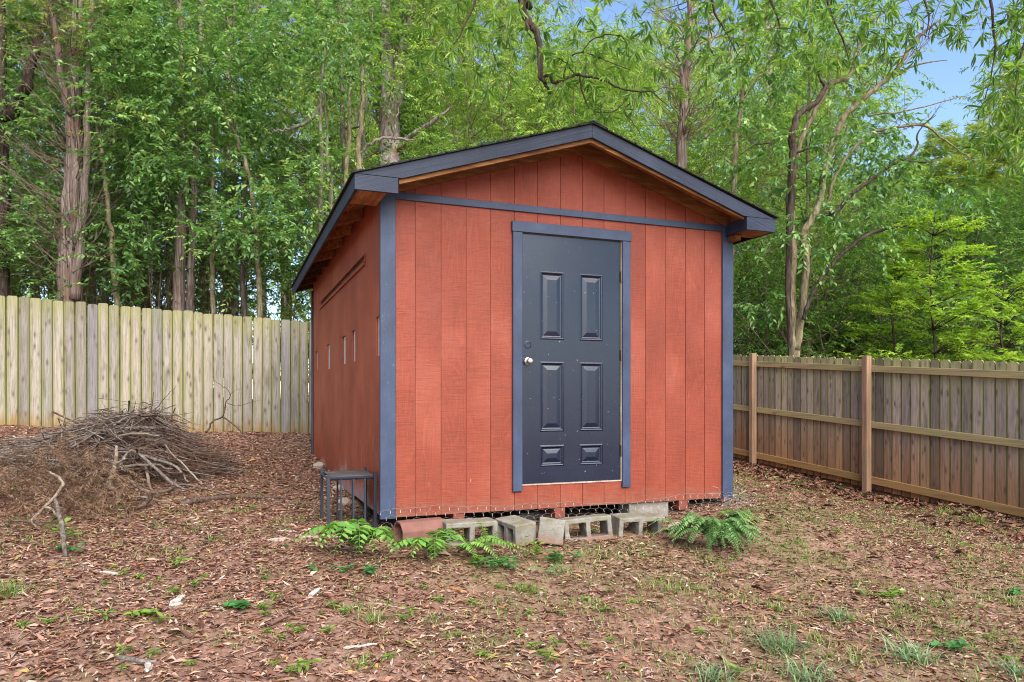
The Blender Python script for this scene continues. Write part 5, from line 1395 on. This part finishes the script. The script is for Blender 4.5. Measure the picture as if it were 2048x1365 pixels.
branch([(270,1022,.02),(290,1020,.05),(302,1012,.07)], [.02,.02,.017], 'short charred stub in the litter below the brush pile', 'stick_dark')
branch([(360,1012,.01),(385,1009,.03),(420,1004,.025),(480,998,.02),(540,998,.015),(576,1000,.01)], [.036,.030,.024,.018,.014,.008], 'long dark log like branch lying from the brush pile towards the shed', 'stick_dark')
branch([(330,975,.02),(380,975,.02),(460,992,.01),(520,998,.01)], [.008,.009,.007,.004], 'thin straight stick lying behind the long dark branch', 'stick_grey')
branch([(0,905,.10),(30,918,.12),(34,925,.10),(60,935,.10),(84,945,.08),(86,960,.03)], [.008,.008,.008,.008,.008,.006], 'pale forked twig lying at the far left edge', extra=[([(84,944,.08),(88,935,.20),(93,925,.30)], [.007,.005,.002])])
branch([(110,962,.12),(122,950,.30),(124,945,.45),(133,940,.60)], [.008,.008,.006,.003], 'pale thin twig rising left of the brush pile', extra=[([(110,962,.10),(135,950,.20),(165,935,.35)], [.009,.007,.003])])
branch([(5,1048,.02),(60,1052,.03),(120,1060,.02)], [.006,.006,.003], 'slim grey stick lying in front of the dead cedar heap', 'stick_grey')
# torn orange trunk piece
a, b, c_, d_ = px_path([(128,946,6.9),(160,938,6.95),(190,928,7.0),(222,918,7.1)]); m_ = MB()
m_.tube([np.zeros(3), b-a, c_-a, d_-a], [.012, .034, .030, .008], 7); o = m_.build('split_log', M['orange_wood'], None, loc=a); tag(o, 'torn orange brown strip of log at the left of the brush pile', 'log')
# dead cedar sprays heaped at the far left
M['dead_needles'] = material('dead_brown_needles', m_leafy([(0, (.10,.06,.04)), (.5, (.22,.13,.08)), (1, (.36,.23,.14))], .1, .8, .1))
hc = G(70, 1030); n = 560
rh = np.random.default_rng(31)
A = rh.normal(-.05, .42, n); B = rh.normal(.22, .34, n)
hc2 = np.array([hc[0], hc[1]])
U_ = hc2[0]+ex[0]*A+ey[0]*B; V_ = hc2[1]+ex[1]*A+ey[1]*B
hgt = .55*np.exp(-((A+.05)/.6)**2-((B-.3)/.5)**2)
C = np.stack([U_, V_, gz(U_, V_)+hgt*rh.uniform(.2,1.05,n)+.02], 1); off = np.array([hc[0], hc[1], gzf(hc[0],hc[1])])
Dd = np.stack([rh.normal(0,1,n), rh.normal(0,1,n), rh.normal(-.1,.35,n)], 1)
o = crown_object('dead_cedar_heap', rh, C-off, Dd, M['dead_needles'], None, .22, 30, .045, .0045, .30, None, twig_mat=M['stick_dark']); o.location = off
tag(o, 'heap of dead brown cedar sprays left of the brush pile', 'brush pile', kind='stuff')
# white chips and sticks scattered on the litter
CH = 'pale wood scraps on the ground'
def chip(px, py, l, w_, rz, label, mat='chip', tilt=0):
    p = gpt(px, py, .012); r = np.random.default_rng(int(px)); m_ = MB()
    pts = [np.array([(t-.5)*l, r.normal(0,.004), r.normal(0,.003)+tilt*(t-.5)*l]) for t in np.linspace(0,1,5)]
    m_.tube(pts, [w_*.35, w_*.5, w_*.48, w_*.42, w_*.2], 6); o = m_.build('wood_scrap', M[mat], None, loc=p, rot=(0,0,rz)); tag(o, label, 'wood scrap', CH)
T0 = -TH
chip(354, 1205, .11, .035, T0+R(75), 'jagged white scrap of split wood in the left foreground', tilt=.3)
chip(352, 1215, .07, .030, T0+R(60), 'grey white lower half of the jagged scrap in the left foreground')
chip(628, 1190, .09, .030, T0+R(60), 'cream scrap of wood in front of the fern', tilt=.3)
chip(436, 1222, .06, .018, T0+R(-10), 'small white sliver right of the jagged scrap')
chip(218, 1150, .12, .022, T0+R(-10), 'pale short stick piece on the litter at the left')
chip(264, 1326, .24, .030, T0+R(-12), 'lichened grey stick with white broken end in the bottom left foreground', 'stick_grey')
chip(295, 1342, .08, .030, T0+R(-60), 'white broken end piece beside the lichened stick at the bottom left')
chip(915, 1185, .16, .030, T0+R(-45), 'curled brown bark strip on the ground below the ferns', 'orange_wood')
chip(720, 1297, .16, .014, T0+R(12), 'straight pale splinter in the middle foreground')
chip(590, 955, .10, .010, T0+R(-5), 'white splinter on the litter between brush pile and shed')
chip(570, 1065, .10, .012, T0+R(0), 'grey white stick left of the metal stand')
chip(625, 1030, .07, .020, T0+R(-60), 'upright bleached stub left of the metal stand', tilt=.8)
chip(1275, 965+30, .001+.05, .012, T0, 'pale splinter under the right part of the shed front')

# ------------------------------------------------------------------ ferns and small plants
M['fern_glossy'] = material('glossy_fern_green', m_leafy([(0, (.08,.18,.032)), (.5, (.165,.33,.06)), (1, (.30,.48,.11))], .3, .4, .5))
M['fern_green'] = material('sword_fern_green', m_leafy([(0, (.08,.16,.05)), (.5, (.17,.30,.10)), (1, (.30,.44,.16))], .3, .5, .3))
M['weed'] = material('bright_weed_leaves', m_leafy([(0, (.09,.17,.03)), (.5, (.18,.29,.05)), (1, (.32,.42,.09))], .4, .45, .3))
M['weed_dark'] = material('deep_green_weed_leaves', m_leafy([(0, (.035,.12,.03)), (.5, (.065,.20,.05)), (1, (.11,.28,.07))], .3, .45, .4))
def fern(name, px, py, fronds, pinna, label, mat, seed, cat='fern', group=None, wr=.36, npin=16, h0=.02):
    """fronds: (heading in the view plane deg, length, rise)"""
    r = np.random.default_rng(seed); base = gpt(px, py); root = empty(name, base); tag(root, label, cat, group)
    for (hd, ln, rise) in fronds:
        q = R(hd)-TH; dr = np.array([cos(q), sin(q)]); pts = []
        for i in range(14):
            t = i/13; d = ln*t; x = dr*d*(1-.12*t); zz = h0+rise*sin(min(t*1.25,1)*pi*.62)*1.0-(rise*.55)*t**2.2
            gg = gzf(base[0]+x[0], base[1]+x[1])-base[2]; pts.append(np.array([x[0], x[1], max(zz+gg, gg+.012)]))
        pts = np.array(pts); tt = np.linspace(.12, .985, npin); pos = np.stack([np.interp(tt, np.linspace(0,1,14), pts[:,k]) for k in range(3)], 1)
        tan = norm(np.gradient(pos, axis=0)); sd = norm(np.cross(tan, np.array([0,0,1.0])))
        bs, ds, ns, Ls = [], [], [], []
        for s in (-1, 1):
            L = pinna*np.sin(np.clip(tt*1.05+.12,0,1)*pi*.93)**.7*r.uniform(.85,1.1,npin)
            bs.append(pos); ds.append(norm(sd*s+tan*.35+np.array([0,0,-.22])+r.normal(0,.07,(npin,3)))); ns.append(norm(np.array([0,0,1.0])+r.normal(0,.15,(npin,3)))); Ls.append(L)
        L = np.concatenate(Ls); V, F, k = leaf_arrays(np.concatenate(bs), np.concatenate(ds), np.concatenate(ns), L, L*wr, True)
        mb = MB(); mb.tube(list(pts), [.0028]*7+[.002]*7, 3, False)
        tv = np.array(mb.v); tf = np.array([f for f in mb.f])
        npmesh('frond', np.concatenate([V, tv]), [(F, 0), (tf+len(V), 0)], M[mat], root, np.concatenate([np.clip(r.normal(.5,.13)+r.normal(0,.1,len(V)//6),0,1).repeat(6), np.full(len(tv), .3)]))
    return root
fern('holly_fern', 722, 1108, [(200,.48,.20),(182,.32,.17),(238,.42,.27),(258,.46,.26),(280,.44,.25),(318,.40,.23),(340,.34,.2),(120,.14,.24),(222,.38,.24),(300,.34,.22)], .096, 'glossy broad leafleted fern, leftmost, in front of the metal stand and clay pipe', 'fern_glossy', 1, group='ferns at the foot of the shed', wr=.62, npin=11)
fern('holly_fern', 870, 1120, [(60,.26,.20),(245,.34,.19),(215,.38,.17),(275,.30,.18),(85,.18,.18),(30,.28,.17),(200,.3,.15)], .086, 'glossy broad leafleted fern in front of the leftmost concrete block', 'fern_glossy', 2, group='ferns at the foot of the shed', wr=.60, npin=11)
fern('sword_fern', 795, 1085, [(20,.34,.12),(5,.38,.08),(165,.18,.10),(40,.24,.14)], .050, 'feathery olive fern frond lying over the clay pipe', 'fern_green', 3, group='ferns at the foot of the shed', wr=.22, npin=24)
fern('sword_fern', 915, 1110, [(338,.56,.18),(318,.46,.16),(0,.44,.16),(300,.34,.14),(350,.62,.14)], .066, 'bright fern with one long frond under the leftmost concrete block', 'fern_glossy', 4, group='ferns at the foot of the shed', wr=.34, npin=20)
rf_ = np.random.default_rng(3)
fern('sword_fern', 1428, 1092, [(rf_.uniform(160,385), rf_.uniform(.28,.52), rf_.uniform(.16,.32)) for _ in range(52)], .056, 'big dense clump of arching sword fern by the right end of the blocks', 'fern_green', 5, group='ferns at the foot of the shed', wr=.42, npin=24)
fern('sword_fern', 1365, 1080, [(rf_.uniform(140,290), rf_.uniform(.20,.34), rf_.uniform(.10,.18)) for _ in range(13)], .040, 'smaller fern clump against the rightmost concrete block', 'fern_green', 6, group='ferns at the foot of the shed', wr=.28, npin=22)
fern('sword_fern', 1470, 1055, [(20,.22,.10),(350,.26,.10),(45,.20,.10),(100,.22,.12),(140,.2,.12)], .045, 'pale fern tuft behind the big clump below the right corner of the shed', 'fern_glossy', 7, group='ferns at the foot of the shed', wr=.34, npin=16)
fern('sword_fern', 1090, 1150, [(200,.16,.05),(340,.22,.05),(5,.2,.06),(310,.14,.04)], .028, 'tiny fern flat on the ground below the tipped block', 'fern_green', 8, group='ferns at the foot of the shed', wr=.26, npin=18)
def plant(name, px, py, n_stem, hgt, nl, L, W, mat, label, seed, group=None, spread=.6, cat='weed', six=True, px_w=0):
    r = np.random.default_rng(seed); base = gpt(px, py); mb = MB(); bs, ds, ns, Ls = [], [], [], []
    for _ in range(n_stem):
        q = r.uniform(0,2*pi); h = hgt*r.uniform(.6,1.15); o0 = np.append(ex*r.normal(0, px_w)+ey*r.normal(0, px_w*.5), 0)
        e = o0+np.array([cos(q)*spread*h, sin(q)*spread*h, h]); mid = o0+(e-o0)*.5+np.array([0,0,.12*h]); mb.tube([o0, mid, e], [.0022,.0018,.001], 3, False)
        for j in range(nl):
            t = .35+.65*(j+.5)/nl; p = (1-t)**2*o0+2*t*(1-t)*mid+t*t*e; qq = j*2.4+r.uniform(-.4,.4)
            bs.append(p); ds.append([cos(qq), sin(qq), r.uniform(-.1,.6)]); ns.append([r.normal(0,.2), r.normal(0,.2), 1]); Ls.append(L*r.uniform(.7,1.15))
    bs, ds, ns, Ls = np.array(bs), norm(np.array(ds)), norm(np.array(ns)), np.array(Ls)
    V, F, k = leaf_arrays(bs, ds, ns, Ls, Ls*W/L, True); tv = np.array(mb.v); tf = np.array(mb.f)
    o = npmesh(name, np.concatenate([V, tv]), [(F,0),(tf+len(V),0)], M[mat], None, np.concatenate([r.uniform(.15,.9,len(bs)).repeat(6), np.full(len(tv), .2)]), loc=base)
    tag(o, label, cat, group); return o
plant('leafy_plant', 985, 1100, 6, .20, 12, .035, .016, 'weed', 'tall finely divided bright weed in front of the leftmost concrete block', 1, cat='plant', px_w=.06)
plant('leafy_plant', 1000, 1140, 9, .09, 6, .062, .028, 'weed_dark', 'low dark leaved trailing plant below the leftmost block', 2, cat='plant', px_w=.10, spread=.9)
plant('leafy_plant', 1062, 1120, 6, .15, 6, .050, .024, 'weed', 'upright leafy weed in front of the broken block', 3, cat='plant', px_w=.05)
plant('leafy_plant', 1110, 1128, 5, .09, 5, .065, .034, 'weed_dark', 'dark green oval leaved plant in front of the tipped block', 4, cat='plant', px_w=.06, spread=.9)
plant('leafy_plant', 955, 1130, 6, .06, 7, .045, .026, 'weed', 'pale lobed leaf plant between the two middle ferns', 5, cat='plant', px_w=.045)
plant('leafy_plant', 735, 1150, 9, .06, 5, .040, .026, 'weed_dark', 'low clover like plant under the leftmost fern', 6, cat='plant', px_w=.05, spread=.9)
plant('leafy_plant', 675, 1140, 5, .04, 4, .045, .032, 'weed_dark', 'small round leaved plant left under the leftmost fern', 7, cat='plant', px_w=.07, spread=.9)
plant('leafy_plant', 150, 1082, 3, .12, 5, .075, .055, 'weed', 'bright broad leaves high on the upright grey stick at the left', 8, cat='plant', px_w=.03)
plant('leafy_plant', 135, 1108, 3, .05, 4, .06, .042, 'weed_dark', 'broad leaves at the foot of the upright grey stick at the left', 9, cat='plant', px_w=.05, spread=1)
plant('leafy_plant', 470, 1220, 4, .03, 6, .055, .045, 'weed_dark', 'dark round leaved plant right of the jagged white scrap', 10, cat='plant', px_w=.04, spread=1)
plant('leafy_plant', 268, 1235, 7, .03, 6, .045, .032, 'weed', 'trail of bright round leaves left of the jagged white scrap', 11, cat='plant', px_w=.06, spread=1)
plant('leafy_plant', 1775, 1195, 10, .03, 6, .040, .028, 'weed', 'pale spreading weed patch on the right foreground', 12, cat='plant', px_w=.12, spread=1)
plant('leafy_plant', 1900, 1300, 4, .03, 5, .045, .035, 'weed_dark', 'small green weed in the bottom right foreground', 13, cat='plant', px_w=.05, spread=1)
plant('leafy_plant', 2030, 1190, 4, .04, 5, .05, .032, 'weed_dark', 'deep green weed at the right edge', 14, cat='plant', px_w=.03)
plant('leafy_plant', 1500, 925, 6, .10, 8, .05, .020, 'weed_dark', 'weed growing at the foot of the far fence post right of the shed', 15, cat='plant', px_w=.08)
plant('leafy_plant', 1560, 935, 5, .07, 8, .045, .020, 'weed_dark', 'weed growing along the fence foot between the two posts', 16, cat='plant', px_w=.10)
wp = [(358,1135,1.5),(395,1180,1.2),(352,1190,1),(282,1158,.9),(245,1153,.9),(210,1240,1.1),(316,1250,1.1),(50,1255,.9),(318,1165,.7),(548,1200,1),(530,1222,1),(665,1215,1),(598,1265,.7),(520,995,.8),(508,1020,.8),(535,998,.7),(470,975,.7),
      (820,1230,1),(808,1245,1),(965,1315,1),(1068,1300,.9),(1115,1295,1),(850,1180,.8),(880,1205,.9),(610,1345,1.4),(1088,1330,1.3),(1000,1180,1),(690,1230,.9),(1180,1170,.6),(1220,1190,.7),(1470,1355,1.2),(780,1320,.8),(155,1230,.7),(240,1345,.6),(575,1095,.6),(400,1010+110,.6)]
w0 = []
r9 = np.random.default_rng(99)
wp += [(float(r9.uniform(20,2030)), float(1130+220*r9.random()**.8), float(r9.uniform(.45,.95))) for _ in range(46)]+[(float(r9.uniform(1480,2000)), float(r9.uniform(960,1120)), float(r9.uniform(.6,1.1))) for _ in range(14)]
rw = np.random.default_rng(2)
for i, (x, y, s) in enumerate(wp):
    if i < 4: o = plant('weed_seedling', x, y, 2, .035, 5, .045, .014, 'weed', 'bright yellow green seedling with narrow leaves in the leaf litter', 40+i, group='weed seedlings dotted over the leaf litter', px_w=.012); w0.append(o)
    else:
        o = w0[i % 4].copy(); COL.objects.link(o); o.location = gpt(x, y)
    o.rotation_euler = (0, 0, rw.uniform(0, 6.28)); o.scale = (s*1.15,)*3

# ------------------------------------------------------------------ grass tufts and grass cover
M['grass'] = material('thin_grass', m_leafy([(0, (.08,.16,.03)), (.45, (.17,.27,.05)), (.75, (.28,.32,.10)), (1, (.42,.37,.2))], .3, .6, .2))
M['grass_blue'] = material('blue_green_grass', m_leafy([(0, (.09,.17,.075)), (.5, (.17,.27,.12)), (1, (.32,.42,.22))], .3, .6, .2))
def grass(name, us, vs_, hs, mat, label, kind=None, cat='grass', seed=0, w=.0035, loc=None, group=None, lean=.7):
    r = np.random.default_rng(seed); n = len(us); z = gz(us, vs_)
    q = r.uniform(0,2*pi,n); ln = r.uniform(.2,1,n)*lean*hs; dx, dy = np.cos(q)*ln, np.sin(q)*ln
    px_, py_ = -np.sin(q)*w, np.cos(q)*w; o3 = np.array(loc) if loc is not None else np.zeros(3)
    B = np.stack([us, vs_, z-.004],1)-o3; S = np.stack([px_, py_, np.zeros(n)],1)
    m1 = B+np.stack([dx*.35, dy*.35, hs*.6],1); m2 = B+np.stack([dx, dy, hs*.85],1)
    V = np.stack([B-S, B+S, m1+S*.8, m1-S*.8, m2],1).reshape(-1,3); i = np.arange(n)[:,None]*5
    t = r.random(n).repeat(5)
    o = npmesh(name, V, [(i+np.array([0,1,2,3]),0),(i+np.array([3,2,4]),0)], M[mat], None, t, loc=o3)
    tag(o, label, cat, group, kind); return o
for i, (x, y, n, sp_, h, mt, lb) in enumerate([(1560,1300,150,.07,.13,'grass_blue','arching blue green grass tuft in the bottom foreground, right of centre'),(1822,1318,130,.07,.12,'grass_blue','arching blue green grass tuft between two smaller ones at the bottom right'),(1675,1238,90,.05,.09,'grass_blue','blue green grass tuft on the right foreground, the one farthest up'),
    (1620,1360,120,.08,.10,'grass_blue','grass tuft cut by the bottom edge right of centre'),(2035,1350,90,.06,.09,'grass_blue','grass tuft in the bottom right corner'),(1065,1185,90,.05,.06,'grass','short green grass tuft below the tipped block'),(1040,1180,70,.05,.06,'grass','thin grass tuft beside a larger one below the blocks'),
    (15,1190,80,.06,.09,'grass','grass tuft at the left edge'),(1890,1030,70,.06,.14,'grass','grass tuft at the fence foot right of the near post'),(1950,1045,80,.07,.15,'grass','grass tuft at the fence foot, the farther right of two'),(1425,1360,90,.06,.10,'grass_blue','grass tuft cut by the bottom edge near the middle'),(752,1245,60,.03,.08,'grass','upright bright grass tuft in the middle foreground')]):
    b = gpt(x, y); r = np.random.default_rng(100+i)
    us = b[0]+r.normal(0, sp_*.8, n); vs_ = b[1]+r.normal(0, sp_*.8, n); h = h*.8
    grass('grass_tuft', us, vs_, h*r.uniform(.5,1.2,n), mt, lb, seed=200+i, loc=b, group='grass tufts in the yard', cat='grass tuft', w=.0026, lean=2.2)
rg = np.random.default_rng(61)
us, vs_, hs = [], [], []
for i in range(3000):
    Z = 3.2+rg.random()**.8*8.5; px_ = rg.uniform(-100, 2150); X = (px_-CX)/F_PX*Z; u, v = camuv(X, Z)
    if -.1 < u < WD+.1 and v > -.1: continue
    if u > 7.2 or v > 6.7: continue
    rightish = px_ > 1150; 
    if not rightish and rg.random() < .55: continue
    if Z > 7 and not rightish: continue
    n = int(rg.uniform(10, 60)); s = rg.uniform(.03,.12)
    us.append(u+rg.normal(0,s,n)); vs_.append(v+rg.normal(0,s,n)); hs.append(rg.uniform(.012,.05)*rg.uniform(.5,1.3,n))
us, vs_, hs = map(np.concatenate, (us, vs_, hs)); keep = ~((us > -.02) & (us < WD+.02) & (vs_ > -.02)); us, vs_, hs = us[keep], vs_[keep], hs[keep]
grass('thin_grass', us, vs_, hs, 'grass', 'sparse short grass scattered through the leaf litter', kind='stuff', seed=9, w=.0024, lean=1.5)

# ------------------------------------------------------------------ leaf litter
def m_litter(t, b):
    a = t.attr('tone')
    col = t.ramp(a, [(0, (.05,.024,.018)), (.16, (.13,.055,.034)), (.32, (.23,.098,.058)), (.48, (.32,.15,.088)), (.62, (.37,.205,.135)), (.72, (.24,.155,.125)), (.82, (.40,.26,.19)), (.93, (.44,.33,.25)), (.96, (.38,.20,.06)), (.985, (.28,.27,.08)), (1, (.52,.43,.36))])
    setc(t, b, col, .62, None, .35)
M['litter'] = material('fallen_dry_leaves', m_litter)
def litter(name, n, Zlo, Zhi, Lm, Wm, seed, label, xr=(-800, 2850), dens=None, lift=.006, tone=None):
    r = np.random.default_rng(seed); Z = np.sqrt(r.uniform(Zlo**2, Zhi**2, n)); px_ = r.uniform(*xr, n); X = (px_-CX)/F_PX*Z
    u = CAM[0]+X*ct+Z*st; v = CAM[1]-X*st+Z*ct
    k = ~((u > .12) & (u < WD-.05) & (v > .35)) & (u < 7.33) & (v < 6.78)
    if dens is not None: k &= r.random(n) < dens(u, v, px_, Z)
    u, v, Z = u[k], v[k], Z[k]; n = len(u)
    z = gz(u, v)+r.uniform(.001, lift*2, n)
    q = r.uniform(0, 2*pi, n); d = norm(np.stack([np.cos(q), np.sin(q), r.normal(.03,.20,n)],1)); nr = norm(np.stack([r.normal(0,.35,n), r.normal(0,.35,n), np.ones(n)],1))
    L = Lm*r.lognormal(-.12,.52,n); W = Wm*r.lognormal(-.05,.38,n)
    base = np.stack([u, v, z],1)-d*L[:,None]*.5; V, F, kk = leaf_arrays(base, d, nr, L, W)
    # curl: lift middles
    cur = (r.uniform(-.25,.5,n)*W).repeat(4); V[:,2] += cur*np.tile([0,1,0,1], n)
    t = (r.random(n) if tone is None else tone(r, n)).repeat(4)
    o = npmesh(name, V, [(F,0)], M['litter'], None, t); tag(o, label, 'leaf litter', kind='stuff'); return o
def pat(u, v): return .5+.5*np.sin(u*1.7+1.1*np.sin(v*1.3)+.4)*np.cos(v*1.9+.7*np.sin(u*2.1))
litter('leaf_litter', 320000, 2.0, 13.5, .047, .0128, 1, 'red brown and tan fallen leaves covering the yard', dens=lambda u, v, p, Z: np.clip(.30+.55*pat(u*1.6, v*1.6)**1.3+.6*np.clip((1100-p)/700,0,1)+.4*np.clip((Z-6)/3,0,1), 0, 1))
litter('leaf_litter', 98000, 2.0, 8.5, .030, .009, 2, 'crumbled small leaf fragments between the fallen leaves', dens=lambda u, v, p, Z: np.clip(.75+.3*pat(v, u), 0, 1))
litter('leaf_litter', 15000, 5.5, 12.5, .085, .045, 3, 'darker broad oak leaves drifted along the right fence', xr=(1440, 2900), dens=lambda u, v, p, Z: np.clip(1.2-np.abs(7.3-u)/1.6, .06, 1), tone=lambda r, n: np.clip(r.normal(.25,.2,n),0,.8), lift=.02)
# pine straw and grass-thin stalks
r = np.random.default_rng(14); n = 9000; Z = np.sqrt(r.uniform(9, 120, n)); px_ = r.uniform(-200, 2250, n); X = (px_-CX)/F_PX*Z; u = CAM[0]+X*ct+Z*st; v = CAM[1]-X*st+Z*ct
k = ~((u > .1) & (u < WD-.05) & (v > .3)) & (u < 7.3) & (v < 6.75); u, v = u[k], v[k]; n = len(u); q = r.uniform(0,2*pi,n)
d = norm(np.stack([np.cos(q), np.sin(q), r.normal(0,.06,n)],1)); V, F, kk = leaf_arrays(np.stack([u, v, gz(u, v)+r.uniform(.008,.02,n)],1), d, norm(np.stack([r.normal(0,.4,n), r.normal(0,.4,n), np.ones(n)],1)), r.uniform(.06,.20,n), np.full(n,.0032))
o = npmesh('pine_straw', V, [(F,0)], M['litter'], None, r.uniform(.45,1,n).repeat(4)); tag(o, 'fine dry stalks and pine straw lying on the leaves', 'leaf litter', kind='stuff')
